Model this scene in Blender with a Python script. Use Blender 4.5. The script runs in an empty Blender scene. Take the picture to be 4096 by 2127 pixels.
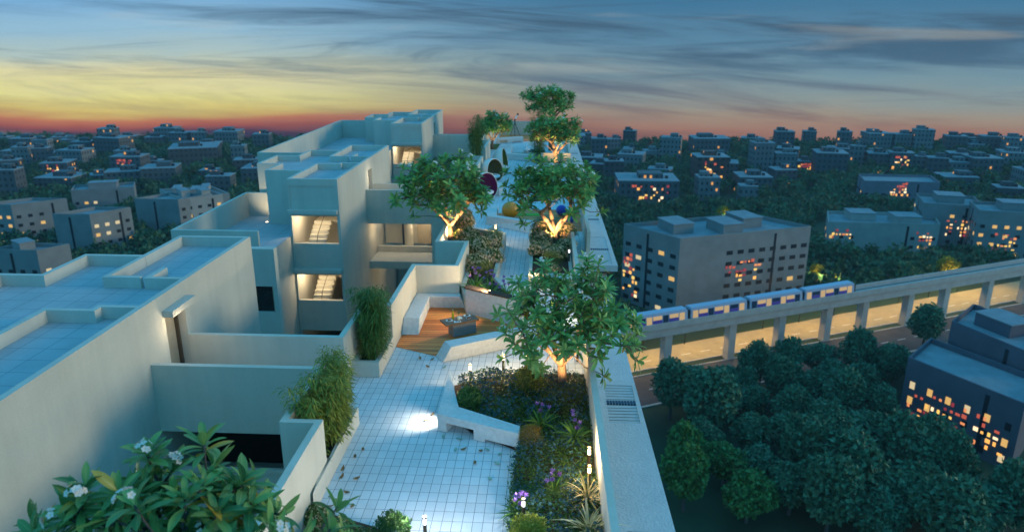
import bpy, bmesh, math, random
import numpy as np
from mathutils import Vector, Matrix
SC = bpy.context.scene
R = math.radians
PI = math.pi
# ------------------------------------------------------------------ camera, light, exposure
cam_d = bpy.data.cameras.new('camera')
cam = bpy.data.objects.new('camera', cam_d)
SC.collection.objects.link(cam)
cam.location = (0, 0, 9.0)
cam.rotation_euler = (R(90 - 17.5), 0, R(3.05))
cam_d.sensor_width = 36.0
cam_d.lens = 2895 / 4096 * 36.0
cam_d.clip_start = 0.1
cam_d.clip_end = 5000
cam_d.dof.use_dof = True
cam_d.dof.focus_distance = 18.0
cam_d.dof.aperture_fstop = 0.0254 / 0.034
SC.camera = cam
SC.view_settings.view_transform = 'Standard'
SC.view_settings.look = 'None'
SC.view_settings.gamma = 1
SC.view_settings.exposure = 0
SC.cycles.use_denoising = True
SC.cycles.max_bounces = 6
SC.cycles.transparent_max_bounces = 6
SC.cycles.sample_clamp_indirect = 4.0


def lin(r, g, b):
    f = lambda c: (c / 255 / 12.92) if c / 255 <= 0.04045 else ((c / 255 + 0.055) / 1.055) ** 2.4
    return (f(r), f(g), f(b), 1.0)


class NT:
    """small helper to write node trees"""
    def __init__(s, tree):
        s.t = tree
        tree.nodes.clear()

    def n(s, typ, **kw):
        nd = s.t.nodes.new(typ)
        for k, v in kw.items():
            if hasattr(nd, k):
                setattr(nd, k, v)
            else:
                s.put(nd.inputs[k.replace('_', ' ')], v)
        return nd

    def put(s, sock, v):
        if hasattr(v, 'is_output') or hasattr(v, 'links'):
            s.t.links.new(v, sock)
        else:
            sock.default_value = v

    def m(s, op, a, b=0.0, c=0.0, clamp=False):
        nd = s.t.nodes.new('ShaderNodeMath')
        nd.operation = op
        nd.use_clamp = clamp
        s.put(nd.inputs[0], a)
        s.put(nd.inputs[1], b)
        s.put(nd.inputs[2], c)
        return nd.outputs[0]

    def mix(s, fac, a, b, mode='MIX'):
        nd = s.t.nodes.new('ShaderNodeMix')
        nd.data_type = 'RGBA'
        nd.blend_type = mode
        s.put(nd.inputs[0], fac)
        s.put(nd.inputs[6], a)
        s.put(nd.inputs[7], b)
        return nd.outputs[2]

    def ramp(s, fac, stops, interp='LINEAR'):
        nd = s.t.nodes.new('ShaderNodeValToRGB')
        cr = nd.color_ramp
        cr.interpolation = interp
        while len(cr.elements) < len(stops):
            cr.elements.new(0.5)
        for e, (p, c) in zip(cr.elements, stops):
            e.position = p
            e.color = c
        s.put(nd.inputs[0], fac)
        return nd.outputs[0]

    def noise(s, vec, scale, detail=3, rough=0.55, dist=0.0, dim='3D'):
        nd = s.t.nodes.new('ShaderNodeTexNoise')
        nd.noise_dimensions = dim
        s.put(nd.inputs['Vector'], vec)
        nd.inputs['Scale'].default_value = scale
        nd.inputs['Detail'].default_value = detail
        nd.inputs['Roughness'].default_value = rough
        nd.inputs['Distortion'].default_value = dist
        return nd.outputs[0]

    def xyz(s, v):
        nd = s.t.nodes.new('ShaderNodeSeparateXYZ')
        s.put(nd.inputs[0], v)
        return nd.outputs

    def comb(s, x, y, z=0.0):
        nd = s.t.nodes.new('ShaderNodeCombineXYZ')
        s.put(nd.inputs[0], x)
        s.put(nd.inputs[1], y)
        s.put(nd.inputs[2], z)
        return nd.outputs[0]

    def smooth(s, v, a, b):
        nd = s.t.nodes.new('ShaderNodeMapRange')
        nd.interpolation_type = 'SMOOTHSTEP'
        s.put(nd.inputs[0], v)
        nd.inputs[1].default_value = a
        nd.inputs[2].default_value = b
        return nd.outputs[0]


# the dusk sky: colour by direction, low sunset band under streaky cloud, deep blue overhead
world = bpy.data.worlds.new('World')
SC.world = world
world.use_nodes = True
W = NT(world.node_tree)
dirv = W.n('ShaderNodeTexCoord').outputs['Generated']
dx, dy, dz = W.xyz(dirv)[0:3]
fwd = W.m('MAXIMUM', dy, 0.08)
q = W.m('DIVIDE', dz, fwd)
p = W.m('DIVIDE', dx, fwd)
cv = W.comb(W.m('MULTIPLY', p, 1.0), W.m('MULTIPLY', q, 7.0), 0.3)
warp = W.noise(cv, 2.2, 4, 0.55)
qw = W.m('ADD', q, W.m('MULTIPLY', W.m('SUBTRACT', warp, 0.5), 0.06))
qw = W.m('ADD', qw, W.m('MULTIPLY', p, 0.012))
t = W.m('DIVIDE', W.m('ADD', qw, 0.15), 0.21, clamp=True)
rmp = lambda q_: (q_ + 0.15) / 0.21
left = W.ramp(t, [(0.0, lin(28, 40, 74)), (rmp(-.137), lin(64, 52, 78)), (rmp(-.124), lin(158, 82, 74)), (rmp(-.111), lin(190, 116, 84)),
                  (rmp(-.099), lin(214, 190, 108)), (rmp(-.080), lin(232, 224, 142)), (rmp(-.052), lin(230, 222, 170)),
                  (rmp(-.03), lin(182, 200, 192)), (rmp(-.002), lin(152, 192, 214)), (1.0, lin(108, 166, 214))])
right = W.ramp(t, [(0.0, lin(52, 46, 62)), (rmp(-.137), lin(84, 64, 72)), (rmp(-.126), lin(132, 90, 84)), (rmp(-.113), lin(160, 118, 102)),
                   (rmp(-.093), lin(160, 144, 126)), (rmp(-.07), lin(142, 152, 148)), (rmp(-.04), lin(122, 150, 160)),
                   (rmp(-.005), lin(94, 136, 162)), (1.0, lin(62, 116, 152))])
side = W.smooth(p, -0.5, 0.06)
col = W.mix(side, left, right)
# long grey streaks
sv = W.comb(W.m('ADD', W.m('MULTIPLY', p, 1.5), 3.1), W.m('ADD', W.m('MULTIPLY', q, 17.0), W.m('MULTIPLY', p, 1.1)), 1.7)
st = W.noise(sv, 1.25, 9, 0.64, 0.9)
stm = W.smooth(st, 0.44, 0.68)
sv2 = W.comb(W.m('ADD', W.m('MULTIPLY', p, 1.2), 9.4), W.m('ADD', W.m('MULTIPLY', q, 30.0), W.m('MULTIPLY', p, -1.3)), 4.0)
stm2 = W.smooth(W.noise(sv2, 1.5, 9, 0.66, 0.7), 0.50, 0.76)
high = W.smooth(q, -0.125, -0.06)
cloudc = W.mix(W.smooth(q, -0.12, -0.03), lin(112, 80, 88), lin(70, 100, 124))
cmask = W.m('MULTIPLY', W.m('MULTIPLY', W.m('MAXIMUM', stm, W.m('MULTIPLY', stm2, 0.85)), 0.85), W.m('ADD', W.m('MULTIPLY', high, 0.5), W.m('ADD', W.m('MULTIPLY', side, .32), W.m('ADD', W.m('MULTIPLY', W.smooth(q, -.05, .01), .30), .14))))
col = W.mix(cmask, col, cloudc)
sv3 = W.comb(W.m('MULTIPLY', p, 2.0), W.m('MULTIPLY', q, 22.0), 8.0)
lightm = W.m('MULTIPLY', W.smooth(W.noise(sv3, 1.6, 4, 0.5, 0.4), 0.55, 0.8), 0.25)
col = W.mix(lightm, col, lin(214, 205, 180))
zen = W.mix(W.smooth(dz, 0.06, 0.5), lin(84, 146, 186), (0.085, 0.53, 0.95, 1))
up = W.smooth(dz, 0.03, 0.14)
col = W.mix(up, col, zen)
back = W.smooth(dy, 0.25, -0.1)          # behind the viewer: plain dusk blue
backc = W.mix(W.smooth(dz, -0.1, 0.35), (0.17, 0.63, 0.80, 1), (0.085, 0.53, 0.95, 1))
col = W.mix(back, col, backc)
bg = W.n('ShaderNodeBackground', Color=col, Strength=1.0)
out = W.n('ShaderNodeOutputWorld')
W.t.links.new(bg.outputs[0], out.inputs[0])

# the one sun: low, warm, very soft afterglow from beyond the railway
sun_d = bpy.data.lights.new('sun', 'SUN')
sun_d.energy = 1.4
sun_d.angle = R(14)
sun_d.color = (1.0, 0.83, 0.50)
sun = bpy.data.objects.new('sun', sun_d)
SC.collection.objects.link(sun)
sun.rotation_euler = Vector((-1.0, -0.04, -0.17)).to_track_quat('-Z', 'Y').to_euler()

# ------------------------------------------------------------------ helpers
COL = SC.collection
rng = np.random.default_rng(7)


class MB:
    """collects verts and faces; build() links them as ONE mesh object"""
    def __init__(s):
        s.v, s.f, s.uv, s.rn, s.n = [], [], [], [], 0

    def add(s, v, f, uv=None, rn=None):
        v = np.asarray(v, float)
        for q_ in f:
            s.f.append(tuple(int(i) + s.n for i in q_))
        s.v.append(v)
        s.uv.append(np.zeros((len(v), 2)) if uv is None else np.asarray(uv, float))
        s.rn.append(np.zeros(len(v)) if rn is None else np.asarray(rn, float))
        s.n += len(v)
        return s

    def box(s, x0, x1, y0, y1, z0, z1):
        v = [(x, y, z) for z in (z0, z1) for y in (y0, y1) for x in (x0, x1)]
        return s.add(v, [(0, 2, 3, 1), (4, 5, 7, 6), (0, 1, 5, 4), (1, 3, 7, 5), (3, 2, 6, 7), (2, 0, 4, 6)])

    def obox(s, c, ux, sx, sy, z0, z1):
        """box centred at c (x, y), long axis ux, sizes sx, sy"""
        u = np.array(ux, float) / np.hypot(*ux)
        w = np.array((-u[1], u[0]))
        c = np.array(c, float)
        pts = [c + u * a * sx / 2 + w * b * sy / 2 for a, b in ((-1, -1), (1, -1), (1, 1), (-1, 1))]
        return s.prism(pts, z0, z1)

    def prism(s, pts, z0, z1, top=None):
        """vertical prism over a polygon; top = other polygon for sloped sides"""
        n = len(pts)
        tp = pts if top is None else top
        area = sum(pts[i][0] * pts[(i + 1) % n][1] - pts[(i + 1) % n][0] * pts[i][1] for i in range(n))
        if area < 0:
            pts, tp = pts[::-1], tp[::-1]
        v = [(a[0], a[1], z0 if len(a) < 3 else a[2]) for a in pts] + [(a[0], a[1], z1 if len(a) < 3 else a[2]) for a in tp]
        f = [tuple(range(n - 1, -1, -1)), tuple(range(n, 2 * n))]
        f += [(i, (i + 1) % n, n + (i + 1) % n, n + i) for i in range(n)]
        return s.add(v, f)

    def sheet(s, pts, z):
        n = len(pts)
        area = sum(pts[i][0] * pts[(i + 1) % n][1] - pts[(i + 1) % n][0] * pts[i][1] for i in range(n))
        if area < 0:
            pts = pts[::-1]
        return s.add([(a[0], a[1], z) for a in pts], [tuple(range(n))])

    def wall(s, pts, th, z0, z1, closed=False):
        """mitred wall along a polyline, thickness th to the right of travel"""
        P = [np.array(a, float) for a in pts]
        n = len(P)
        off = []
        for i in range(n):
            ds = []
            if i > 0 or closed:
                d = P[i] - P[i - 1]
                ds.append(d / np.hypot(*d))
            if i < n - 1 or closed:
                d = P[(i + 1) % n] - P[i]
                ds.append(d / np.hypot(*d))
            ns = [np.array((d[1], -d[0])) for d in ds]
            if len(ns) == 1:
                off.append(P[i] + ns[0] * th)
            else:
                b = ns[0] + ns[1]
                b = b / np.hypot(*b)
                off.append(P[i] + b * th / max(0.2, b @ ns[0]))
        v = [(a[0], a[1], z0) for a in P] + [(a[0], a[1], z0) for a in off] + [(a[0], a[1], z1) for a in P] + [(a[0], a[1], z1) for a in off]
        f = []
        m = n if closed else n - 1
        for i in range(m):
            j = (i + 1) % n
            f += [(j, i, 2 * n + i, 2 * n + j), (n + i, n + j, 3 * n + j, 3 * n + i), (2 * n + i, 3 * n + i, 3 * n + j, 2 * n + j), (i, j, n + j, n + i)]
        if not closed:
            f += [(0, n, 3 * n, 2 * n), (2 * n - 1, n - 1, 3 * n - 1, 4 * n - 1)]
        return s.add(v, f)

    def tube(s, pts, rad, sides=6, cap=True):
        P = np.asarray(pts, float)
        n = len(P)
        rad = np.broadcast_to(np.asarray(rad, float), (n,))
        T = np.gradient(P, axis=0)
        T /= np.linalg.norm(T, axis=1)[:, None] + 1e-9
        ref = np.array((0, 0, 1.0)) if abs(T[0][2]) < 0.9 else np.array((1.0, 0, 0))
        v = []
        for i in range(n):
            a = np.cross(T[i], ref)
            a /= np.linalg.norm(a) + 1e-9
            b = np.cross(T[i], a)
            ref = -np.cross(T[i], a) if False else ref
            for k in range(sides):
                an = 2 * PI * k / sides
                v.append(P[i] + rad[i] * (a * math.cos(an) + b * math.sin(an)))
        f = [(i * sides + k, i * sides + (k + 1) % sides, (i + 1) * sides + (k + 1) % sides, (i + 1) * sides + k) for i in range(n - 1) for k in range(sides)]
        if cap:
            f += [tuple(range(sides - 1, -1, -1)), tuple((n - 1) * sides + k for k in range(sides))]
        return s.add(v, f)

    def lathe(s, prof, seg=20, c=(0, 0, 0)):
        """prof = list of (radius, z) from bottom to top"""
        v, f = [], []
        for r_, z in prof:
            for k in range(seg):
                a = 2 * PI * k / seg
                v.append((c[0] + r_ * math.cos(a), c[1] + r_ * math.sin(a), c[2] + z))
        for i in range(len(prof) - 1):
            for k in range(seg):
                f.append((i * seg + k, i * seg + (k + 1) % seg, (i + 1) * seg + (k + 1) % seg, (i + 1) * seg + k))
        f += [tuple(range(seg - 1, -1, -1)), tuple((len(prof) - 1) * seg + k for k in range(seg))]
        return s.add(v, f)

    def scatter(s, tv, tf, tuv, M, P, rn=None):
        """copies of a template: M (n,3,3) matrices, P (n,3) places"""
        n = len(P)
        if n == 0:
            return s
        V = np.einsum('nij,kj->nki', M, tv) + P[:, None, :]
        k = len(tv)
        V = V.reshape(-1, 3)
        for i in range(n):
            o = s.n + i * k
            for q_ in tf:
                s.f.append(tuple(a + o for a in q_))
        s.v.append(V)
        s.uv.append(np.tile(tuv, (n, 1)))
        s.rn.append(np.repeat(rng.random(n) if rn is None else rn, k))
        s.n += len(V)
        return s

    def mesh(s, name, m, smooth=False, uv=False):
        me = bpy.data.meshes.new(name)
        V = np.concatenate(s.v) if s.v else np.zeros((0, 3))
        lens = np.array([len(a) for a in s.f], np.int32)
        idx = np.fromiter((i for a in s.f for i in a), np.int32)
        me.vertices.add(len(V))
        me.vertices.foreach_set('co', V.astype(np.float32).ravel())
        me.loops.add(len(idx))
        me.loops.foreach_set('vertex_index', idx)
        me.polygons.add(len(lens))
        me.polygons.foreach_set('loop_start', np.concatenate(([0], np.cumsum(lens)[:-1])).astype(np.int32))
        me.polygons.foreach_set('use_smooth', np.full(len(lens), bool(smooth)))
        if uv:
            U = np.concatenate(s.uv)
            lay = me.uv_layers.new(name='UVMap')
            lay.data.foreach_set('uv', U[idx].astype(np.float32).ravel())
            at = me.attributes.new('rnd', 'FLOAT', 'POINT')
            at.data.foreach_set('value', np.concatenate(s.rn).astype(np.float32))
        me.materials.append(m)
        me.update(calc_edges=True)
        me.validate()
        return me

    def build(s, name, m, parent=None, loc=None, smooth=False, uv=False):
        o = bpy.data.objects.new(name, s.mesh(name, m, smooth, uv))
        COL.objects.link(o)
        if parent is not None:
            o.parent = parent
        if loc is not None:
            o.location = loc
        return o


def tag(o, label=None, cat=None, group=None, kind=None):
    if label:
        o['label'] = label
    if cat:
        o['category'] = cat
    if group:
        o['group'] = group
    if kind:
        o['kind'] = kind
    return o


def thing(name, label, cat, loc=(0, 0, 0), rz=0.0, group=None):
    o = bpy.data.objects.new(name, None)
    COL.objects.link(o)
    o.empty_display_size = 0.2
    o.location = loc
    o.rotation_euler = (0, 0, rz)
    return tag(o, label, cat, group)


def copy_tree(o, parent=None):
    c = o.copy()
    COL.objects.link(c)
    c.parent = parent
    for ch in list(o.children):
        copy_tree(ch, c)
    return c


def place(o, loc, rz=0.0, sc=1.0, label=None):
    o.location = loc
    o.rotation_euler = (0, 0, rz)
    o.scale = (sc, sc, sc)
    if label:
        o['label'] = label
    return o


def cut(o, boxes):
    """cut real openings into a solid (boxes in the object's own coordinates)"""
    mb = MB()
    for b in boxes:
        mb.box(*b)
    c = mb.build('cutter', o.data.materials[0])
    c.parent = o.parent
    c.matrix_local = o.matrix_local
    md = o.modifiers.new('cut', 'BOOLEAN')
    md.operation = 'DIFFERENCE'
    md.solver = 'EXACT'
    md.object = c
    dg = bpy.context.evaluated_depsgraph_get()
    dg.update()
    me = bpy.data.meshes.new_from_object(o.evaluated_get(dg))
    o.modifiers.clear()
    o.data = me
    bpy.data.objects.remove(c)
    return o


def lamp(name, typ, loc, energy, color, parent=None, size=0.05, aim=None, spot=60, blend=0.5):
    d = bpy.data.lights.new(name, typ)
    d.energy = energy
    d.color = color
    if typ in ('POINT', 'SPOT'):
        d.shadow_soft_size = size
    if typ == 'SPOT':
        d.spot_size = R(spot)
        d.spot_blend = blend
    if typ == 'AREA':
        d.size = size
    o = bpy.data.objects.new(name, d)
    COL.objects.link(o)
    o.location = loc
    if aim is not None:
        o.rotation_euler = Vector(aim).to_track_quat('-Z', 'Y').to_euler()
    if parent is not None:
        o.parent = parent
    return o


# ------------------------------------------------------------------ materials
def new_mat(name):
    m = bpy.data.materials.new(name)
    m.use_nodes = True
    return m, NT(m.node_tree)


def finish(N, base, rough=0.7, bump=None, bstr=0.2, bdist=0.01, emit=None, estr=0.0, metal=0.0, trans=0.0, spec=None, coat=0.0):
    b = N.n('ShaderNodeBsdfPrincipled')
    N.put(b.inputs['Base Color'], base)
    N.put(b.inputs['Roughness'], rough)
    b.inputs['Metallic'].default_value = metal
    if spec is not None:
        b.inputs['Specular IOR Level'].default_value = spec
    if coat:
        b.inputs['Coat Weight'].default_value = coat
    if emit is not None:
        N.put(b.inputs['Emission Color'], emit)
        N.put(b.inputs['Emission Strength'], estr)
    if bump is not None:
        bn = N.n('ShaderNodeBump', Strength=bstr, Distance=bdist)
        N.put(bn.inputs['Height'], bump)
        N.t.links.new(bn.outputs[0], b.inputs['Normal'])
    sh = b.outputs[0]
    if trans > 0:
        tr = N.n('ShaderNodeBsdfTranslucent')
        N.put(tr.inputs[0], base)
        mx = N.n('ShaderNodeMixShader')
        mx.inputs[0].default_value = trans
        N.t.links.new(sh, mx.inputs[1])
        N.t.links.new(tr.outputs[0], mx.inputs[2])
        sh = mx.outputs[0]
    o = N.n('ShaderNodeOutputMaterial')
    N.t.links.new(sh, o.inputs[0])


def wpos(N):
    return N.n('ShaderNodeNewGeometry').outputs['Position']


def mat_plain(name, c, rough=0.6, vary=0.08, scale=3.0, bscale=0, bstr=0.2, bdist=0.01, metal=0.0, coat=0.0, spec=None):
    m, N = new_mat(name)
    pos = wpos(N)
    ns = N.noise(pos, scale, 4)
    lo = tuple(x * (1 - vary) for x in c) + (1,)
    hi = tuple(min(1, x * (1 + vary)) for x in c) + (1,)
    base = N.ramp(ns, [(0.3, lo), (0.7, hi)])
    bump = N.noise(pos, bscale, 3) if bscale else None
    finish(N, base, rough, bump, bstr, bdist, metal=metal, coat=coat, spec=spec)
    return m


def mat_stucco(name, c, fine=55, bstr=0.35, bdist=0.012):
    m, N = new_mat(name)
    pos = wpos(N)
    a = N.noise(pos, 0.5, 4)
    b = N.noise(pos, fine * 0.5, 3, 0.6)
    x, y, z = N.xyz(pos)[0:3]
    streak = N.noise(N.comb(N.m('MULTIPLY', x, 3.0), N.m('MULTIPLY', y, 3.0), N.m('MULTIPLY', z, 0.25)), 1.0, 4, 0.6)
    mixv = N.m('ADD', N.m('MULTIPLY', a, 0.45), N.m('ADD', N.m('MULTIPLY', b, 0.25), N.m('MULTIPLY', streak, 0.3)))
    base = N.ramp(mixv, [(0.32, tuple(k * 0.80 for k in c) + (1,)), (0.68, tuple(min(1, k * 1.07) for k in c) + (1,))])
    finish(N, base, 0.88, N.noise(pos, fine, 2, 0.5), bstr, bdist, spec=0.25)
    return m


def mat_tiles(name, w, h, mortar, c1, c2, cm, rough=0.45, ox=0.0, oy=0.0, bstr=0.25):
    m, N = new_mat(name)
    pos = wpos(N)
    x, y, z = N.xyz(pos)[0:3]
    v = N.comb(N.m('ADD', x, ox), N.m('ADD', y, oy), 0.0)
    br = N.n('ShaderNodeTexBrick', offset=0.0, squash=1.0)
    br.offset_frequency = 1
    N.put(br.inputs['Vector'], v)
    br.inputs['Color1'].default_value = c1
    br.inputs['Color2'].default_value = c2
    br.inputs['Mortar'].default_value = cm
    br.inputs['Scale'].default_value = 1.0
    br.inputs['Mortar Size'].default_value = mortar
    br.inputs['Mortar Smooth'].default_value = 0.1
    br.inputs['Brick Width'].default_value = w
    br.inputs['Row Height'].default_value = h
    dirt = N.ramp(N.noise(pos, 0.9, 5, 0.6), [(0.3, (0.86, 0.86, 0.86, 1)), (0.7, (1.04, 1.04, 1.04, 1))])
    speck = N.ramp(N.noise(pos, 70, 2), [(0.3, (0.93, 0.93, 0.93, 1)), (0.7, (1.05, 1.05, 1.05, 1))])
    base = N.mix(1.0, N.mix(1.0, br.outputs['Color'], dirt, 'MULTIPLY'), speck, 'MULTIPLY')
    rg = N.m('ADD', N.m('MULTIPLY', N.noise(pos, 3.0, 3), 0.25), rough - 0.1)
    hgt = N.m('ADD', N.m('MULTIPLY', br.outputs['Fac'], -1.0), N.m('MULTIPLY', N.noise(pos, 60, 2), 0.15))
    finish(N, base, rg, hgt, bstr, 0.006, spec=0.25)
    return m


def mat_planks(name, pitch):
    m, N = new_mat(name)
    pos = wpos(N)
    x, y, z = N.xyz(pos)[0:3]
    s = N.m('DIVIDE', y, pitch)
    fl = N.m('FLOOR', s)
    fr = N.m('SUBTRACT', s, fl)
    wn = N.n('ShaderNodeTexWhiteNoise', noise_dimensions='1D')
    N.put(wn.inputs['W'], fl)
    grain = N.noise(N.comb(N.m('MULTIPLY', x, 1.2), N.m('MULTIPLY', y, 38.0), wn.outputs[0]), 1.6, 5, 0.65, 0.4)
    tone = N.m('ADD', N.m('MULTIPLY', wn.outputs[0], 0.55), N.m('MULTIPLY', grain, 0.45))
    c = N.ramp(tone, [(0.2, (0.50, 0.12, 0.018, 1)), (0.5, (0.80, 0.215, 0.035, 1)), (0.8, (0.92, 0.34, 0.075, 1))])
    gap = N.m('MAXIMUM', N.m('LESS_THAN', fr, 0.05), N.m('GREATER_THAN', fr, 0.95))
    base = N.mix(gap, c, (0.012, 0.008, 0.006, 1))
    finish(N, base, 0.5, N.m('SUBTRACT', N.m('MULTIPLY', grain, 0.15), gap), 0.5, 0.01)
    return m


def mat_leaf(name, lo, hi, rib=None, rough=0.4, trans=0.22, warm=None):
    """lo/hi: colour range over leaves; rib: midrib and vein colour along the leaf's own uv"""
    m, N = new_mat(name)
    at = N.n('ShaderNodeAttribute', attribute_name='rnd')
    rn = at.outputs['Fac']
    stops = [(0.0, lo + (1,)), (0.8 if warm else 1.0, hi + (1,))]
    if warm:
        stops += [(0.9, hi + (1,)), (1.0, warm + (1,))]
    base = N.ramp(rn, stops)
    if rib:
        uv = N.n('ShaderNodeTexCoord').outputs['UV']
        u, v, _ = N.xyz(uv)[0:3]
        mid = N.m('LESS_THAN', N.m('ABSOLUTE', N.m('SUBTRACT', v, 0.5)), 0.03)
        off = N.m('ABSOLUTE', N.m('SUBTRACT', v, 0.5))
        vn = N.m('FRACT', N.m('SUBTRACT', N.m('MULTIPLY', u, 15.0), N.m('MULTIPLY', off, 5.0)))
        vein = N.m('MULTIPLY', N.m('LESS_THAN', vn, 0.12), 0.4)
        base = N.mix(N.m('MULTIPLY', N.m('MAXIMUM', mid, vein), 0.75), base, rib + (1,))
    finish(N, base, rough, trans=trans, spec=0.35)
    return m


def mat_emit(name, c, strength):
    m, N = new_mat(name)
    finish(N, (0.03, 0.03, 0.03, 1), 0.5, emit=c + (1,), estr=strength)
    return m


def mat_bark(name, lo, hi):
    m, N = new_mat(name)
    pos = wpos(N)
    x, y, z = N.xyz(pos)[0:3]
    ns = N.noise(N.comb(N.m('MULTIPLY', x, 2.0), N.m('MULTIPLY', y, 2.0), z), 14, 5, 0.65, 0.3)
    finish(N, N.ramp(ns, [(0.3, lo + (1,)), (0.7, hi + (1,))]), 0.85, ns, 0.6, 0.02)
    return m


def mat_facade(name, wall, win=2.6, storey=3.0, lit=0.12, wfrac=0.42, seed=0.0, estr=1.6):
    """distant facade: rows of dark and lit windows"""
    m, N = new_mat(name)
    tc = N.n('ShaderNodeTexCoord')
    x, y, z = N.xyz(tc.outputs['Object'])[0:3]
    nx, ny, nz = N.xyz(tc.outputs['Normal'])[0:3]
    sel = N.m('GREATER_THAN', N.m('ABSOLUTE', nx), 0.6)
    u = N.m('ADD', N.m('MULTIPLY', sel, y), N.m('MULTIPLY', N.m('SUBTRACT', 1.0, sel), x))
    cu = N.m('DIVIDE', N.m('ADD', u, 400.0), win)
    cz = N.m('DIVIDE', z, storey)
    fu, fz = N.m('FLOOR', cu), N.m('FLOOR', cz)
    ru, rz = N.m('SUBTRACT', cu, fu), N.m('SUBTRACT', cz, fz)
    win_m = N.m('MULTIPLY', N.m('LESS_THAN', N.m('ABSOLUTE', N.m('SUBTRACT', ru, 0.5)), wfrac / 2), N.m('LESS_THAN', N.m('ABSOLUTE', N.m('SUBTRACT', rz, 0.52)), 0.23))
    side_m = N.m('LESS_THAN', N.m('ABSOLUTE', nz), 0.5)
    win_m = N.m('MULTIPLY', win_m, side_m)
    wn = N.n('ShaderNodeTexWhiteNoise', noise_dimensions='4D')
    oi = N.n('ShaderNodeObjectInfo')
    N.put(wn.inputs['Vector'], N.comb(fu, fz, sel))
    N.put(wn.inputs['W'], N.m('ADD', N.m('MULTIPLY', oi.outputs['Random'], 97.0), seed))
    on = N.m('MULTIPLY', N.m('LESS_THAN', wn.outputs['Value'], lit), win_m)
    pos = wpos(N)
    ns = N.noise(pos, 0.35, 4)
    wl = N.ramp(ns, [(0.3, tuple(k * 0.8 for k in wall) + (1,)), (0.7, tuple(k * 1.1 for k in wall) + (1,))])
    tint = N.ramp(oi.outputs['Random'], [(0, (0.8, 0.8, 0.84, 1)), (1, (1.12, 1.1, 1.05, 1))])
    wl = N.mix(1.0, wl, tint, 'MULTIPLY')
    base = N.mix(win_m, wl, (0.012, 0.016, 0.022, 1))
    ec = N.mix(wn.outputs['Value'], (1.0, 0.45, 0.10, 1), (1.0, 0.62, 0.22, 1))
    finish(N, base, 0.7, emit=ec, estr=N.m('MULTIPLY', on, estr))
    return m


M = {}
M['wall'] = mat_stucco('wall_stucco', (0.61, 0.565, 0.475))
M['towerwall'] = mat_stucco('tower_stucco', (0.56, 0.535, 0.47))
M['roof'] = mat_tiles('roof_tile', 0.60, 0.575, 0.008, (0.40, 0.42, 0.44, 1), (0.43, 0.44, 0.46, 1), (0.20, 0.22, 0.24, 1), 0.7)
M['floor'] = mat_tiles('floor_tile', 0.20, 0.305, 0.0045, (0.64, 0.665, 0.67, 1), (0.72, 0.74, 0.745, 1), (0.06, 0.10, 0.13, 1), 0.62)
M['plank'] = mat_planks('teak_plank', 0.15)
M['concrete'] = mat_plain('bench_concrete', (0.60, 0.60, 0.58), 0.85, 0.10, 9.0, 40, 0.25, 0.006)
M['ledge'] = mat_stucco('ledge_plaster', (0.58, 0.60, 0.60), 16, 0.8, 0.03)
M['soil'] = mat_plain('soil', (0.075, 0.042, 0.026), 0.95, 0.4, 12, 50, 0.8, 0.03)
M['sand'] = mat_plain('sand', (0.46, 0.40, 0.30), 0.95, 0.12, 20, 90, 0.5, 0.01)
M['louvre'] = mat_plain('louvre_metal', (0.50, 0.52, 0.52), 0.5, 0.06, 4)
M['dark'] = mat_plain('dark_glass', (0.012, 0.013, 0.015), 0.25, 0.2, 2)
M['shade'] = mat_plain('shaft_shade', (0.10, 0.10, 0.10), 0.9, 0.2, 1)  # dark grey stands in for shade in the stair well
M['frame'] = mat_plain('bronze_frame', (0.09, 0.07, 0.05), 0.5, 0.1, 4, metal=0.3)
M['door'] = mat_plain('door_panel', (0.36, 0.30, 0.22), 0.6, 0.12, 3)
M['bluef'] = mat_plain('navy_frame', (0.03, 0.06, 0.11), 0.5, 0.1, 4)
M['grass'] = mat_plain('lawn', (0.05, 0.11, 0.02), 0.9, 0.4, 20, 80, 0.8, 0.02)
M['black'] = mat_plain('black_metal', (0.014, 0.014, 0.015), 0.45, 0.1, 6, metal=0.3)
M['post'] = mat_plain('bollard_bronze', (0.085, 0.06, 0.035), 0.45, 0.15, 8, metal=0.5)
M['white'] = mat_plain('white_ceramic', (0.78, 0.78, 0.76), 0.3, 0.03, 5)
M['rail'] = mat_plain('rail_metal', (0.10, 0.085, 0.06), 0.45, 0.1, 6, metal=0.4)

# ------------------------------------------------------------------ the roof terrace and its building
PH = 1.455                                   # height of the left parapets
PA = [(-4.77, 4.0), (-4.77, 12.98), (-5.50, 12.98), (-5.50, 15.48), (-9.58, 15.48)]
PB = [(-9.58, 17.53), (-5.54, 17.53), (-5.54, 19.97), (-4.78, 19.97), (-4.78, 23.95), (-3.27, 23.95), (-3.27, 26.88), (-4.43, 26.88),
      (-4.43, 32.84), (-5.56, 32.84), (-5.56, 36.62), (-9.58, 36.62)]
PC = [(-9.58, 38.45), (-5.56, 38.45), (-5.56, 41.1), (-4.64, 41.1), (-4.64, 48.0), (-5.56, 48.0), (-5.56, 52.2), (-4.84, 52.2), (-4.84, 56.1),
      (-5.56, 56.1), (-5.56, 58.9), (-9.58, 58.9)]
PD = [(-9.58, 60.65), (-5.56, 60.65), (-5.56, 70.8), (1.45, 70.8), (1.45, 52.3), (-0.51, 52.3), (-0.51, 47.9), (1.77, 47.9), (1.77, 30.2)]
PR = [(1.77, 30.2), (1.06, 30.2), (1.34, 4.0)]
out_l = PA[:4] + PB[1:11] + PC[1:11] + PD[1:]
outline = out_l + PR[1:]
tb = thing('terrace_building', 'cream building carrying the long tiled roof garden terrace', 'building', (0, 0, 0))
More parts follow.
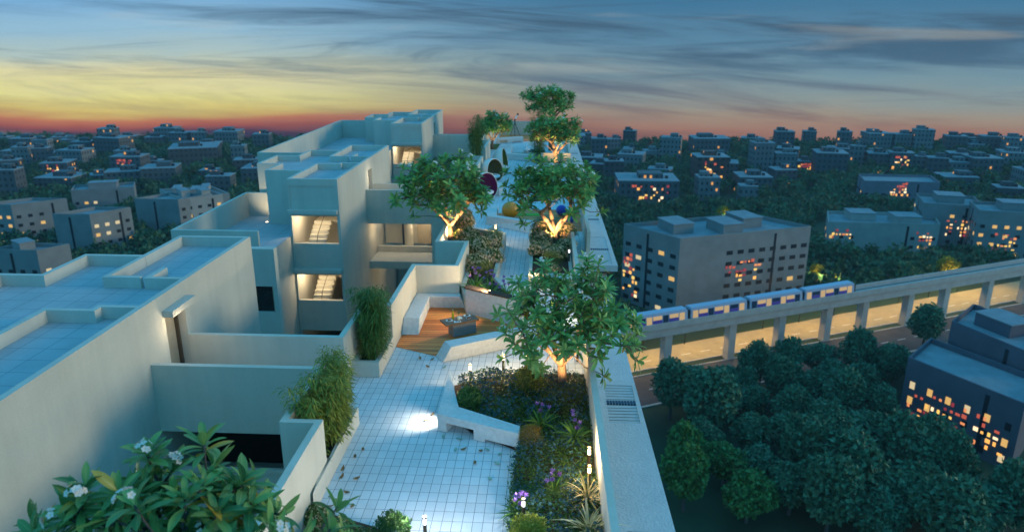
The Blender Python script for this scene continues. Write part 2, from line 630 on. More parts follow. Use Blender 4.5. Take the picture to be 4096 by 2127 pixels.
MB().prism(outline, -56.0, -0.30).build('body', M['wall'], tb)
MB().prism(outline, -0.296, 0.0).build('floor_slab', M['wall'], tb)
for nm, pl, z1 in (('parapet', PA, PH), ('parapet', PB, PH), ('parapet', PC, PH), ('parapet', PD[:3] + [(1.45, 70.8)], 1.31), ('parapet', PD[3:] , 1.05), ('parapet', PR[1:], 1.05)):
    MB().wall(pl, 0.15, 0.002, z1).build(nm, M['wall'], tb)
o = MB().sheet(outline, 0.004).build('terrace_floor', M['floor'])
tag(o, 'pale blue grey tiled floor of the roof terrace', kind='structure')

# bridges from the stair towers to the terrace, with the open corridor of the storey below
for yf, yb, lab in ((15.48, 17.53, 'nearest plastered bridge joining the roof terrace to the front tower'), (36.62, 38.45, 'middle plastered bridge above a lit corridor, behind the lit stair windows'),
                    (58.9, 60.65, 'farthest plastered bridge, beside the tall bamboo in a planter')):
    b = thing('access_bridge', lab, 'bridge', (-7.5, yf, 0), group='bridges to the stair towers')
    MB().box(-2.08, 1.94, 0, yb - yf, -0.34, 0.0).build('deck_slab', M['wall'], b)
    MB().box(-2.08, 1.94, 0.01, yb - yf + 0.05, -2.82, -2.43).build('corridor_slab', M['wall'], b)
    MB().box(-2.08, 1.94, yb - yf + 0.051, yb - yf + 0.2, -2.82, -2.1).build('upstand', M['wall'], b)
    MB().sheet([(-2.06, 0.02), (1.93, 0.02), (1.93, yb - yf - 0.02), (-2.06, yb - yf - 0.02)], 0.004).build('paving', M['floor'], b)
    if yf < 20:
        MB().box(-2.08, 1.94, 0.012, 0.15, -2.10, -1.40).build('corridor_parapet', M['wall'], b)
        MB().box(-2.08, 1.94, 1.9, 2.0, -2.40, -0.36).build('shade_panel', M['dark'], b)  # dark back panel: shade of the open corridor put into its colour
        MB().box(1.80, 1.93, 0.3, 0.4, -2.40, -0.36).build('frame', M['bluef'], b)
        MB().box(-2.08, 1.94, -0.03, 0.008, -1.46, -1.36).build('sill', M['wall'], b)
        MB().box(-2.08, 1.94, 0.3, 2.0, -56, -2.84).build('lower_storeys', M['wall'], b)
    elif yf < 50:
        # lit corridor wall beneath the middle bridge
        w = MB().box(-2.0, 1.94, 3.6, 3.8, -2.4, -0.35).build('corridor_wall', M['wall'], b)
        MB().lathe([(0.26, -2.41), (0.26, -0.36)], 24, (-0.55, 3.2, 0)).build('column', M['wall'], b)
        MB().box(-0.95, -0.85, 3.3, 3.6, -2.4, -0.36).build('frame', M['bluef'], b)
        MB().box(0.75, 0.85, 3.1, 3.6, -2.4, -0.36).build('frame', M['bluef'], b)
        MB().box(-0.1, 0.74, 3.5, 3.59, -2.4, -0.36).build('door', M['door'], b)
        MB().box(0.87, 1.92, 3.5, 3.59, -2.4, -0.36).build('shade_panel', M['dark'], b)  # dark panel painted as the shade inside an opening
        f = MB().lathe([(0.09, -0.40), (0.10, -0.36)], 14, (0.2, 2.6, 0)).build('assumed_ceiling_light', mat_emit('assumed_ceiling_glow', (1, .72, .4), 6), b)  # assumed ceiling fixture for the lit corridor
        lamp('assumed_corridor_lamp', 'POINT', (-7.0, yf + 2.6, -0.75), 60, (1, 0.80, 0.50), size=0.1)  # assumed lamps, added to light the corridor and the space below
        lamp('assumed_corridor_lamp', 'POINT', (-8.9, yf + 1.2, -0.75), 30, (1, 0.80, 0.50), size=0.1)
        lamp('assumed_corridor_lamp', 'POINT', (-7.6, yf + 1.5, -3.3), 30, (1, 0.80, 0.50), size=0.1)


# ------------------------------------------------------------------ stair towers
XF = -9.58
FOOT = [(XF, 0), (XF, 10.83), (-11.9, 10.83), (-11.9, 8.65), (-13.66, 8.65), (-13.66, 6.75), (-14.87, 6.75), (-14.87, 4.06), (-13.72, 4.06), (-13.72, 2.13), (-11.9, 2.13), (-11.9, 0)]
ZR, ZP = 2.60, 2.92
STOREY = 2.82


def stair_tower(F, label, open_stairs=True, front=0.0):
    t_ = thing('stair_tower', label, 'tower', (XF, F, 0), group='stair towers along the terrace')
    L = lambda pts: [(a - XF, b) for a, b in pts]
    foot = L(FOOT)
    if front:
        foot = [(x, y + (front if y == 0 else 0)) for x, y in foot]
    door = (5.28, 6.28) if F < 20 else (5.6, 6.45)
    if open_stairs:
        main = L([(XF, 4.36), (XF, 10.83), (-11.9, 10.83), (-11.9, 8.65), (-13.66, 8.65), (-13.66, 6.75), (-14.87, 6.75), (-14.87, 4.06), (-13.72, 4.06), (-13.72, 2.13), (-11.9, 2.13), (-11.9, 4.36)])
    else:
        main = foot
    body = MB().prism(main, -56, ZR).build('body', M['towerwall'], t_)
    cut(body, [(-0.32, 0.5, door[0], door[1], 0.0, 2.33)])
    MB().box(-0.319, -0.27, door[0] + 0.02, door[1] - 0.12, 0.01, 2.32).build('door', M['door'], t_)
    MB().box(-0.30, -0.18, door[1] - 0.12, door[1] - 0.06, 0.01, 2.32).build('door_frame', M['frame'], t_)
    if F < 20:
        MB().box(0.002, 0.27, 5.2, 6.42, 2.36, 2.52).build('door_canopy', M['towerwall'], t_)
    MB().wall(foot[::-1], 0.15, ZR + 0.001, ZP, True).build('roof_parapet', M['towerwall'], t_)
    MB().sheet([(x, y) for x, y in foot], ZR + 0.005).build('roof', M['roof'], t_)
    r = MB()
    zz = ZP - 0.003
    r.wall(L([(-11.75, 4.28), (-10.72, 4.28), (-10.72, 4.55), (-9.732, 4.55)]), 0.14, ZR + 0.006, zz)
    r.build('roof_divider', M['towerwall'], t_)
    MB().wall(L([(-9.732, 6.55), (-10.72, 6.55), (-10.72, 7.5)]), 0.14, ZR + 0.006, zz).build('roof_divider', M['towerwall'], t_)
    MB().wall(L([(-10.865, 6.6), (-11.9, 6.6), (-11.9, 8.65)]), 0.14, ZR + 0.006, zz - 0.003).build('roof_divider', M['towerwall'], t_)
    MB().wall(L([(-11.9, 2.28), (-11.9, 4.29)]), 0.148, ZR + 0.006, zz - 0.006).build('roof_divider', M['towerwall'], t_)
    if open_stairs:
        x0, x1 = -2.32, 0.0
        ops = [(1.195, -0.14), (-1.62, -2.94), (-4.44, -5.8)]
        pt, pb = 0.17, 0.06
        MB().box(x0, x0 + 0.07, 0, 4.36, -56, ZR).build('side_wall', M['towerwall'], t_)
        MB().box(x1 - 0.12, x1, 0, 4.36, -56, ZR).build('side_wall', M['towerwall'], t_)
        tops = [ZR] + [b for a, b in ops]
        for i, zt in enumerate(tops):
            zb = ops[i][0] if i < len(ops) else -56
            MB().box(x0 + 0.071, x1 - 0.121, 0.035, 0.16, zb, zt).build('spandrel', M['towerwall'], t_)
        MB().box(x0 + 0.071, x1 - 0.121, 0.17, 4.358, ZR - 0.2, ZR).build('roof_slab', M['towerwall'], t_)
        for i, (za, zb) in enumerate(ops[:2]):
            MB().box(x0 - 0.03, x1 - 0.07, -0.24, 0.034, za + 0.14, za + 0.32).build('window_canopy', M['towerwall'], t_)
            MB().box(x0 + 0.071, x1 - 0.121, 0.03, 0.22, zb, zb + 0.035).build('window_sill', M['wall'], t_)
            # the flight climbs away from the window beside a well whose shade is painted dark
            s = MB()
            xl, xr = x0 + 0.50, x1 - 0.98
            z0 = zb - 0.32
            for k in range(6):
                s.box(xl + 0.0, xr, 0.55 + k * 0.25, 0.55 + (k + 1) * 0.25, z0 + k * 0.165 - 0.1, z0 + (k + 1) * 0.165)
            s.build('stair_flight', M['wall'], t_)
            MB().box(xl, x1 - 0.121, 0.55 + 6 * 0.25, 4.2, z0 + 0.85, z0 + 0.99).build('landing', M['wall'], t_)
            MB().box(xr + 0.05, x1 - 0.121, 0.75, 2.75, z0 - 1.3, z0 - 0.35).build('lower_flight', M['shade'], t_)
            MB().tube([(xr - 0.32, 0.30, zb - 0.30), (xr - 0.30, 0.55, z0 + 0.62), (xr - 0.18, 2.05, z0 + 1.75), (xr - 0.1, 2.9, z0 + 2.4)], 0.018, 6).build('handrail', M['rail'], t_)
            lamp('assumed_stair_lamp', 'POINT', (XF + x0 + 0.75, F + 0.75, za - 0.12), 85, (1, 0.80, 0.50), size=0.06)  # assumed lamp and ceiling fixture, added to light the stair well
            MB().lathe([(0.07, za - 0.05), (0.08, za)], 12, (x0 + 0.75, 0.75, 0)).build('assumed_ceiling_light', M['lampglow'], t_)
            MB().box(x0 + 0.071, x1 - 0.121, 0.17, 0.5, za + 0.001, za + 0.12).build('lintel', M['wall'], t_)
        for k in range(4):
            zz = -0.9 - STOREY * k
            MB().box(x0 + 0.071, x1 - 0.121, 0.161, 0.5, zz - 0.12, zz).build('landing', M['wall'], t_)
    return t_


M['lampglow'] = mat_emit('warm_lamp', (1.0, 0.74, 0.42), 9.0)
lamp('assumed_door_lamp', 'POINT', (-9.15, 16.5, 2.1), 16, (1, .80, .52), size=.08)  # assumed lamps without fixtures, added to warm the walls by the doors
lamp('assumed_door_lamp', 'POINT', (-9.15, 37.4, 2.0), 14, (1, .80, .52), size=.08)
stair_tower(11.12, 'nearest plastered tower, tiled roof and a canopied door onto a bridge', False, -5.0)
stair_tower(31.76, 'middle stair tower with two lit stair windows one above the other', True)
stair_tower(53.87, 'farthest stair tower, only one lit stair window showing above a tree', True)

# low wings between the towers
def wing(x0, x1, y0, y1, zp, zf, lab):
    w = thing('roof_wing', lab, 'building', (x0, y0, 0))
    a, b = x1 - x0, y1 - y0
    MB().prism([(0, 0), (a, 0), (a, b), (0, b)], -56, zf).build('body', M['towerwall'], w)
    MB().wall([(a, 0), (0, 0), (0, b), (a, b)], 0.15, zf + 0.001, zp).build('roof_parapet', M['towerwall'], w)
    MB().sheet([(0.1, 0.1), (a, 0.1), (a, b - 0.1), (0.1, b - 0.1)], zf + 0.005).build('roof', M['roof'], w)
    return w


wing(-15.57, -11.92, 28.05, 35.75, 1.455, 0.25, 'parapeted low roof between the nearest and middle towers')
wing(-17.6, -11.95, 42.6, 60.55, 2.42, 1.0, 'long parapeted low roof running back to the farthest tower')
rw = thing('recess_block', 'narrow plastered block with one dark window, in the gap between two towers', 'building', (-10.16, 25.15, 0))
bd = MB().box(-3.6, 0, 0, 0.32, -56, 1.56).build('body', M['towerwall'], rw)
cut(bd, [(-1.0, -0.16, -0.5, 0.16, -0.95, 0.10)])
MB().box(-1.0, -0.16, 0.155, 0.2, -0.95, 0.10).build('window', M['dark'], rw)
MB().box(-0.2, -0.16, 0.02, 0.15, -0.95, 0.10).build('window_frame', M['door'], rw)
sc_ = thing('assumed_spotlight', 'small assumed warm floor spotlight washing the narrow strip of the middle tower', 'spotlight', (-13.95, 34.1, 0.26))  # assumed fixture and lamp, added to light the warm wall strip
MB().lathe([(.07, 0), (.07, .05)], 12).build('housing', M['white'], sc_)
MB().lathe([(.05, .051), (.05, .06)], 12).build('lens', M['lampglow'], sc_)
lamp('assumed_wash_lamp', 'SPOT', (-13.95, 34.1, .42), 150, (1, 0.80, 0.48), size=0.1, aim=(-.2, 1, .55), spot=74, blend=.8)

# ------------------------------------------------------------------ maintenance ledges outside the right parapet
M['tray'] = mat_plain('louvre_shadow', (.10, .085, .06), .9, .1, 2)  # dark brown sheet, shade between the slats put into its colour


def louvres(parent, x0, x1, y0, y1, z, n):
    m = MB()
    for i in range(n):
        y = y0 + (y1 - y0) * (i + 0.5) / n
        d = (y1 - y0) / n
        m.add([(x0, y - d * .28, z - .03), (x1, y - d * .28, z - .03), (x1, y + d * .26, z - .005), (x0, y + d * .26, z - .005),
               (x0, y - d * .28, z - .045), (x1, y - d * .28, z - .045), (x1, y + d * .26, z - .02), (x0, y + d * .26, z - .02)],
              [(0, 1, 2, 3), (7, 6, 5, 4), (0, 4, 5, 1), (2, 6, 7, 3), (1, 5, 6, 2), (3, 7, 4, 0)])
    m.build('louvre_panel', M['louvre'], parent)
    b = MB()
    ym = y0 + (y1 - y0) * 0.52
    for i in range(10):
        xx = x0 + (x1 - x0) * (i + .5) / 10
        b.box(xx - .03, xx + .03, ym - .10, ym + .10, z - .03, z + .012)
    b.build('louvre_spacer', M['bluef'], parent)
    MB().box(x0 - .05, x1 + .05, y0 - .05, y1 + .05, z - 0.42, z - 0.40).build('louvre_shade_tray', M['tray'], parent)


lg = thing('service_ledge', 'near rough blue plaster ledge with louvred openings below the right parapet', 'ledge', (0, 0, 0))
zl = -1.0
hol = [(1.72, 2.56, 17.65, 19.9), (1.7, 2.45, 23.4, 26.6), (1.74, 2.62, 9.6, 13.1)]
o = MB().prism([(1.345, 4.0), (2.92, 4.0), (2.78, 13.1), (2.60, 23.5), (2.56, 31.5), (1.07, 31.5), (1.07, 30.0)], zl - 0.35, zl).build('slab', M['ledge'], lg)
cut(o, [(a, b, c, d, zl - 1, zl + 1) for a, b, c, d in hol])
for a, b, c, d in hol:
    louvres(lg, a, b, c, d, zl, int((d - c) / 0.17))
lf = thing('service_ledge', 'far higher blue ledge with louvres, ending in a thick square edge', 'ledge', (0, 0, 0))
zl = -0.45
hol = [(1.85, 2.78, 30.45, 34.9), (1.85, 2.68, 37.6, 39.5), (1.85, 2.6, 43.6, 45.6), (1.75, 2.3, 61, 63.2), (1.75, 2.3, 54, 56)]
o = MB().prism([(1.772, 30.22), (3.0, 30.22), (2.82, 42.0), (2.55, 60), (2.4, 70.8), (1.455, 70.8), (1.455, 47.95), (1.772, 47.95)], zl - 0.27, zl).build('slab', M['ledge'], lf)
cut(o, [(a, b, c, d, zl - 1, zl + 1) for a, b, c, d in hol])
for a, b, c, d in hol:
    louvres(lf, a, b, c, d, zl, int((d - c) / 0.22))

# ------------------------------------------------------------------ planters, decks and concrete benches on the terrace
def planter(label, pts, h, soil_h, th=0.13, m='wall', soil='soil', cat='planter', closed=True):
    pl = thing('planter', label, cat, (pts[0][0], pts[0][1], 0))
    q_ = [(a - pts[0][0], b - pts[0][1]) for a, b in pts]
    area = sum(q_[i][0] * q_[(i + 1) % len(q_)][1] - q_[(i + 1) % len(q_)][0] * q_[i][1] for i in range(len(q_)))
    if area > 0:
        q_ = q_[::-1]
    MB().wall(q_, th, 0.008, h, closed).build('planter_wall', M[m], pl)
    MB().sheet(q_, soil_h).build('soil', M[soil], pl)
    return pl


planter('plastered corner planter of the nearest bamboo, beside the lowest fallen leaves', [(-5.34, 13.14), (-4.70, 13.14), (-4.56, 12.0), (-4.56, 15.5), (-5.34, 15.5)], 0.46, 0.36)
planter('plastered corner planter of the second bamboo, next to the wooden lounge deck', [(-5.39, 18.02), (-4.64, 18.02), (-4.62, 19.8), (-5.39, 19.8)], 0.46, 0.36)
planter('raised grey planter behind the lounge, full of white flowering shrubs', [(-3.1, 24.1), (-2.80, 23.06), (-0.95, 21.92), (-0.80, 22.3), (-1.94, 25.3), (-1.95, 31.5), (-3.6, 32.4), (-4.26, 32.6), (-4.26, 27.1), (-3.1, 27.1)], 0.62, 0.5)
w = thing('planter_wall', 'tall grey concrete wall facing the dining table, topped by a dark soil rim', 'wall', (-2.8, 23.04, 0))
MB().prism([(0, 0), (1.85, -1.14), (1.93, -1.02), (0.08, 0.13)], 0.012, 0.90).build('wall_panel', M['concrete'], w)
MB().prism([(-0.05, -0.03), (1.9, -1.2), (2.05, -0.95), (0.1, 0.25)], 0.902, 0.95).build('soil_rim', M['soil'], w)
planter('low planter wall right of the path around the forked plumeria and white shrubs', [(-0.76, 25.95), (0.92, 25.95), (0.86, 32.8), (-0.95, 32.8), (-0.80, 30.0)], 0.5, 0.4)
planter('far planter box in the parapet corner under the tall bamboo', [(-5.40, 48.2), (-4.9, 48.2), (-4.9, 51.0), (-5.40, 51.0)], 0.9, 0.85)
planter('wide plastered planter box right of the sand garden holding a forked tree', [(-0.30, 49.0), (1.2, 49.0), (1.2, 52.1), (-0.30, 52.1)], 0.62, 0.5)
pb_ = thing('planter', 'dark brown planter block beside the tiled path at the bend', 'planter', (-3.95, 32.7, 0))
MB().box(-0.2, 0.15, 0.0, 1.4, 0.008, 0.62).build('planter_wall', M['soil'], pb_)

bed = MB().sheet([(-2.5, 17.6), (-2.2, 15.6), (-0.68, 14.45), (-0.66, 9.0), (1.12, 9.0), (1.05, 18.5), (-1.0, 18.4)], 0.03).build('planting_bed', M['soil'])
tag(bed, kind='structure')
bed = MB().sheet([(-4.60, 12.1), (-3.25, 11.62), (-2.4, 10.9), (-2.2, 8), (-4.6, 8)], 0.03).build('planting_bed', M['soil'])
tag(bed, kind='structure')
dk = MB().sheet([(-4.62, 20.10), (-3.28, 19.48), (-1.0, 20.45), (-0.95, 21.93), (-2.79, 23.05), (-2.9, 23.93), (-4.62, 23.93)], 0.012).build('lounge_deck', M['plank'])
tag(dk, kind='structure')
dk = MB().sheet([(-2.72, 35.45), (-1.0, 34.4), (1.6, 34.2), (1.6, 38.9), (-1.3, 38.7), (-2.72, 37.85)], 0.012).build('play_deck', M['plank'])
tag(dk, kind='structure')
dk = MB().sheet([(-4.9, 64.9), (-2.4, 66.0), (1.3, 66.6), (1.3, 70.6), (-4.9, 70.6)], 0.012).build('viewing_deck', M['plank'])
tag(dk, kind='structure')
sd = MB().sheet([(-3.3, 56.2), (1.2, 55.4), (1.2, 59.4), (-3.2, 59.4)], 0.02).build('sand_garden', M['sand'])
tag(sd, kind='structure')
lw = MB().sheet([(-5.4, 60.9), (-4.55, 60.9), (-4.45, 64.2), (-5.4, 64.2)], 0.02).build('lawn_strip', M['grass'])
tag(lw, kind='structure')


def bev(o, w=0.012):
    md = o.modifiers.new('edge', 'BEVEL')
    md.width = w
    md.segments = 2
    md.limit_method = 'ANGLE'
    return o


def bench(label, bot, top, h):
    o = MB().prism(bot, 0.016, h, top).build('concrete_bench', M['concrete'])
    bev(o)
    return tag(o, label, 'bench', 'cast concrete benches')


bench('L-shaped cast concrete bench along two sides of the dining deck', [(-4.62, 21.04), (-4.08, 21.05), (-4.12, 23.47), (-2.86, 23.5), (-2.92, 23.78), (-4.62, 23.78)],
      [(-4.62, 21.40), (-4.10, 21.40), (-4.12, 23.42), (-3.07, 23.45), (-3.08, 23.78), (-4.62, 23.78)], 0.45)
bench('long straight concrete bench with slanting end, between deck and tiles', [(-3.30, 19.46), (-3.02, 19.07), (-0.7, 20.45), (-0.7, 20.95)],
      [(-3.04, 19.62), (-2.79, 19.18), (-0.75, 20.42), (-0.75, 20.92)], 0.45)
bench('bent concrete bench around the orange ball and play deck', [(-3.21, 35.38), (-0.72, 33.5), (-0.45, 33.75), (-0.95, 34.75), (-2.66, 35.62), (-2.72, 37.8), (-3.24, 37.8)],
      [(-3.20, 35.38), (-0.92, 34.2), (-0.80, 34.5), (-1.10, 34.68), (-2.69, 35.55), (-2.75, 37.66), (-3.22, 37.7)], 0.45)
bench('bent concrete bench edging the raked sand garden', [(-3.5, 55.9), (-0.9, 54.6), (-0.8, 55.0), (-3.1, 56.35), (-3.2, 60.4), (-3.7, 60.4)],
      [(-3.5, 55.95), (-0.95, 54.7), (-0.85, 55.0), (-3.1, 56.3), (-3.2, 60.3), (-3.68, 60.3)], 0.45)
# spiked bench with a niche underneath
tri = MB().prism([(-2.62, 17.64), (-2.60, 15.27), (-0.62, 14.45), (-0.60, 14.80), (-2.13, 15.63)], 0.016, 0.47).build('concrete_bench', M['concrete'])
c0, c1 = np.array((-2.60, 15.28)), np.array((-0.62, 14.45))
ud = (c1 - c0) / np.hypot(*(c1 - c0))
nd_ = np.array((-ud[1], ud[0]))
cm_ = MB()
for a, b_, zt in ((0.24, 0.98, 0.27), (0.93, 1.30, 0.20), (1.28, 2.3, 0.10)):
    P_ = [c0 + ud * a - nd_ * 0.3, c0 + ud * b_ - nd_ * 0.3, c0 + ud * b_ + nd_ * 0.42, c0 + ud * a + nd_ * 0.42]
    if a != 0.93:
        cm_.prism(P_, -0.2, zt)
cobj = cm_.build('cutter', M['concrete'])
md = tri.modifiers.new('cut', 'BOOLEAN')
md.operation, md.solver, md.object = 'DIFFERENCE', 'EXACT', cobj
dg = bpy.context.evaluated_depsgraph_get()
dg.update()
me_ = bpy.data.meshes.new_from_object(tri.evaluated_get(dg))
tri.modifiers.clear()
tri.data = me_
bpy.data.objects.remove(cobj)
bev(tri, 0.01)
tag(tri, 'spiked boomerang concrete bench with a niche below, edging the blue ground cover', 'bench', 'cast concrete benches')
fx = MB().box(-2.625, -2.606, 15.45, 15.75, 0.10, 0.16).build('assumed_strip_light', mat_emit('strip_glow', (1, .97, .9), 14), tri)  # assumed strip and lamp, added for the white light pool on the tiles
lamp('assumed_bench_lamp', 'SPOT', (-2.66, 15.62, 0.42), 95, (1, 0.95, 0.84), aim=(-0.60, 0.05, -0.62), spot=105, blend=1.0, size=0.03)
eb = MB().prism([(-4.82, 64.1), (-2.47, 65.6), (-2.6, 65.95), (-4.85, 64.6)], 0.016, 0.5).build('concrete_bench', M['concrete'])
bev(eb)
cut(eb, [(-4.55, -3.85, 63.5, 65.2, -0.2, 0.30), (-3.4, -2.7, 64.5, 66.5, -0.2, 0.12)])
tag(eb, 'farthest concrete bench with openings below, in front of the telescope deck', 'bench', 'cast concrete benches')

# low concrete pedestal beside the pods
ped = MB().prism([(-3.62, 43.6), (-3.0, 42.1), (-2.85, 42.3), (-2.9, 44.2), (-3.4, 44.4)], 0.012, 0.45).build('concrete_pedestal', M['concrete'])
bev(ped)
tag(ped, 'low faceted concrete plinth next to the purple pod', 'plinth')

# ------------------------------------------------------------------ dining table and what stands on it
TA = math.atan2(0.66, 1.25)
tbl = thing('dining_table', 'low table with thick wooden slab top on a grey block base', 'table', (-2.745, 21.255, 0.014), math.radians(31.5))
M['tabletop'] = mat_plain('walnut_top', (0.22, 0.105, 0.055), 0.45, 0.25, 7)
M['grey'] = mat_plain('grey_base', (0.20, 0.215, 0.235), 0.7, 0.08, 6)
bev(MB().box(-0.62, 0.50, -0.27, 0.28, 0.43, 0.49).build('tabletop', M['tabletop'], tbl), 0.006)
bev(MB().box(-0.36, 0.44, -0.18, 0.22, 0.0, 0.43).build('base', M['grey'], tbl), 0.006)
ZT = 0.505
ca, sa = math.cos(math.radians(31.5)), math.sin(math.radians(31.5))
def tpos(a, b):
    return (-2.745 + a * ca - b * sa, 21.255 + a * sa + b * ca, ZT)
M['bread'] = mat_plain('bread', (0.20, 0.075, 0.022), 0.7, 0.5, 60, 120, 0.6, 0.004)
M['salad'] = mat_plain('salad', (0.10, 0.16, 0.03), 0.6, 0.5, 60)
def plate(a, b, r, label, food):
    t_ = thing('plate', label, 'plate', tpos(a, b))
    MB().lathe([(r * .55, 0), (r * .7, .006), (r, .018), (r * .97, .020), (r * .66, .010), (0.001, .009)], 24).build('dish', M['white'], t_, smooth=True)
    for k in range(food):
        an = k * 2.3
        d = 0.028 if food > 1 else 0
        MB().lathe([(.020, .010), (.034, .016), (.036, .030), (.022, .044), (0.001, .047)], 12, (d * math.cos(an), d * math.sin(an), 0)).build('bread_roll', M['bread'], t_, smooth=True)
    if food <= 2:
        MB().lathe([(.03, .010), (.032, .02), (.001, .026)], 10, (-.03, -.03, 0)).build('salad', M['salad'], t_, smooth=True)
    return t_
plate(-0.40, 0.02, 0.115, 'white dinner plate with food at the left end of the table', 2)
plate(0.27, 0.14, 0.115, 'white dinner plate with food at the far right end of the table', 2)
plate(0.21, -0.08, 0.075, 'small white saucer heaped with round bread rolls', 4)
t_ = thing('teacup', 'white teacup on its saucer beside the bread rolls', 'cup', tpos(-0.01, 0.04))
MB().lathe([(.04, 0), (.075, .012), (.073, .014), (.03, .006), (.001, .006)], 20).build('saucer', M['white'], t_, smooth=True)
MB().lathe([(.022, .012), (.034, .03), (.042, .062), (.039, .062), (.03, .03), (.001, .02)], 18).build('cup_bowl', M['white'], t_, smooth=True)
t_ = thing('juice_bottle', 'tall slim yellow juice bottle on the table', 'bottle', tpos(-0.23, 0.12))
mj, N = new_mat('yellow_juice')
finish(N, (0.55, 0.50, 0.02, 1), 0.1, trans=0.3)
MB().lathe([(.036, 0), (.038, .02), (.036, .15), (.016, .22), (.013, .29), (.016, .30)], 18).build('bottle_glass', mj, t_, smooth=True)
MB().lathe([(.016, .301), (.016, .318), (.001, .32)], 12).build('cap', M['white'], t_, smooth=True)
t_ = thing('flower_vase', 'cream vase holding a small green and pink posy', 'vase', tpos(-0.11, -0.05))
MB().lathe([(.030, 0), (.042, .03), (.044, .10), (.040, .13), (.036, .125), (.001, .11)], 18).build('vase_body', mat_plain('cream_vase', (.75, .70, .52), .35), t_, smooth=True)
MB().tube([(0, 0, .1), (.005, 0, .2), (0.0, .01, .27)], .005, 5).build('stem', M['salad'], t_)
fl = MB()
for k in range(14):
    an, r_, z = rng.random() * 6.28, rng.random() * .045, .2 + rng.random() * .09
    fl.lathe([(.004, 0), (.014, .008), (.003, .02)], 5, (r_ * math.cos(an), r_ * math.sin(an), z))
fl.build('posy', M['salad'], t_)
MB().lathe([(.003, 0), (.02, .01), (.004, .025)], 7, (.01, .0, .28)).build('blossom', mat_plain('pink_petal', (.6, .2, .22), .6), t_)
t_ = thing('magazine', 'open white magazine with a dark photo lying at the near table edge', 'magazine', tpos(-0.20, -0.15), math.radians(15))
MB().box(-.11, .11, -.07, .07, 0, .006).build('pages', M['white'], t_)
MB().box(-.06, .02, -.03, .05, .0062, .0072).build('photo_print', M['grey'], t_)
MB().box(.03, .085, -.04, .04, .0062, .0070).build('photo_print', M['dark'], t_)

# ------------------------------------------------------------------ bollard lights
M['bulb'] = mat_emit('bollard_glow', (1.0, 0.70, 0.32), 16)
M['bulbw'] = mat_emit('bollard_pale', (0.92, 0.95, 1.0), 3.0)
def bollard(label, loc, h=0.62, lit=True, e=34):
    b = thing('bollard_light', label, 'bollard light', loc, group='slim bollard lights')
    MB().lathe([(.036, 0), (.036, h - .17)], 14).build('post', M['post'], b, smooth=False)
    MB().lathe([(.031, h - .169), (.031, h - .045)], 14).build('lens', M['bulb'] if lit else M['bulbw'], b)
    MB().lathe([(.038, h - .044), (.038, h - .004), (.03, h)], 14).build('cap', M['post'], b)
    if lit is False and loc[1] < 13:
        lamp('bollard_lamp', 'POINT', (loc[0], loc[1], loc[2] + h + .06), 70 if loc[0] < -1 else 22, (.95, .97, 1.0), size=.05)
    if lit:
        lamp('bollard_lamp', 'POINT', (loc[0], loc[1], loc[2] + h + .05), e, (1, .72, .36), size=.05)
    return b
bollard('lit bollard on tiles behind the spiked concrete bench', (-2.07, 17.68, 0.02))
bollard('lit bollard at the back of the dark blue ground cover mound', (-1.22, 18.36, 0.02))
bollard('lit bollard under the left side of the big plumeria', (-0.58, 18.66, 0.02))
bollard('lit bollard among branches right of the big plumeria trunk', (0.88, 19.35, 0.02))
bollard('lit bollard by the right parapet, upper of a close pair', (0.93, 13.68, 0.03))
bollard('lit bollard by the right parapet, lower of the pair in pale grass', (0.90, 12.99, 0.03))
bollard('pale white bollard behind the yellow green ball shrub', (-0.41, 11.80, 0.03), lit=False)
bollard('bollard with a white lens at the bottom edge', (-2.2, 11.16, 0.03), lit=False)
bollard('lit bollard where the path meets the right planter', (-0.60, 25.72, 0.02), 0.62, True, 34)
bollard('lit bollard behind the fluffy yellow shrub on the path', (-2.45, 31.95, 0.4), 0.45, True, 34)
bollard('unlit white-topped bollard against the right parapet', (0.80, 27.7, 0.4), 0.62, False)
bollard('farthest lit bollard in front of the viewing deck', (-1.6, 66.9, 0.02), 1.05, True, 26)
for x, y, z, e, aim_, lab in ((-1.95, 22.62, .97, 190, (-.7, .12, -.22), 'small added warm fill spotlight on the front rim of the grey lily planter'), (-3.95, 28.3, .9, 60, (-.2, -.6, .15), 'small added warm fill spotlight at the parapet behind the white shrubs')):
    f_ = thing('added_spotlight', lab, 'spotlight', (x, y, z - .06))  # added fill lights that warm the walls nearby, not fixtures of the terrace
    MB().lathe([(.03, 0), (.05, .02), (.05, .06), (.03, .08)], 10).build('lamp_body', M['black'], f_)
    MB().lathe([(.028, .081), (.028, .09)], 10).build('lens', M['lampglow'], f_)
    lamp('added_spot_lamp', 'SPOT', (x - .06, y - .06, z + .12), e, (1, .78, .46), aim=aim_, spot=150, blend=.7, size=.06)
lamp('assumed_path_lamp', 'SPOT', (0.95, 22.6, 0.9), 120, (1, .93, .8), aim=(-.5, .05, -.8), spot=95, blend=.9)  # assumed lamp without fixture, added for the light pool on the path

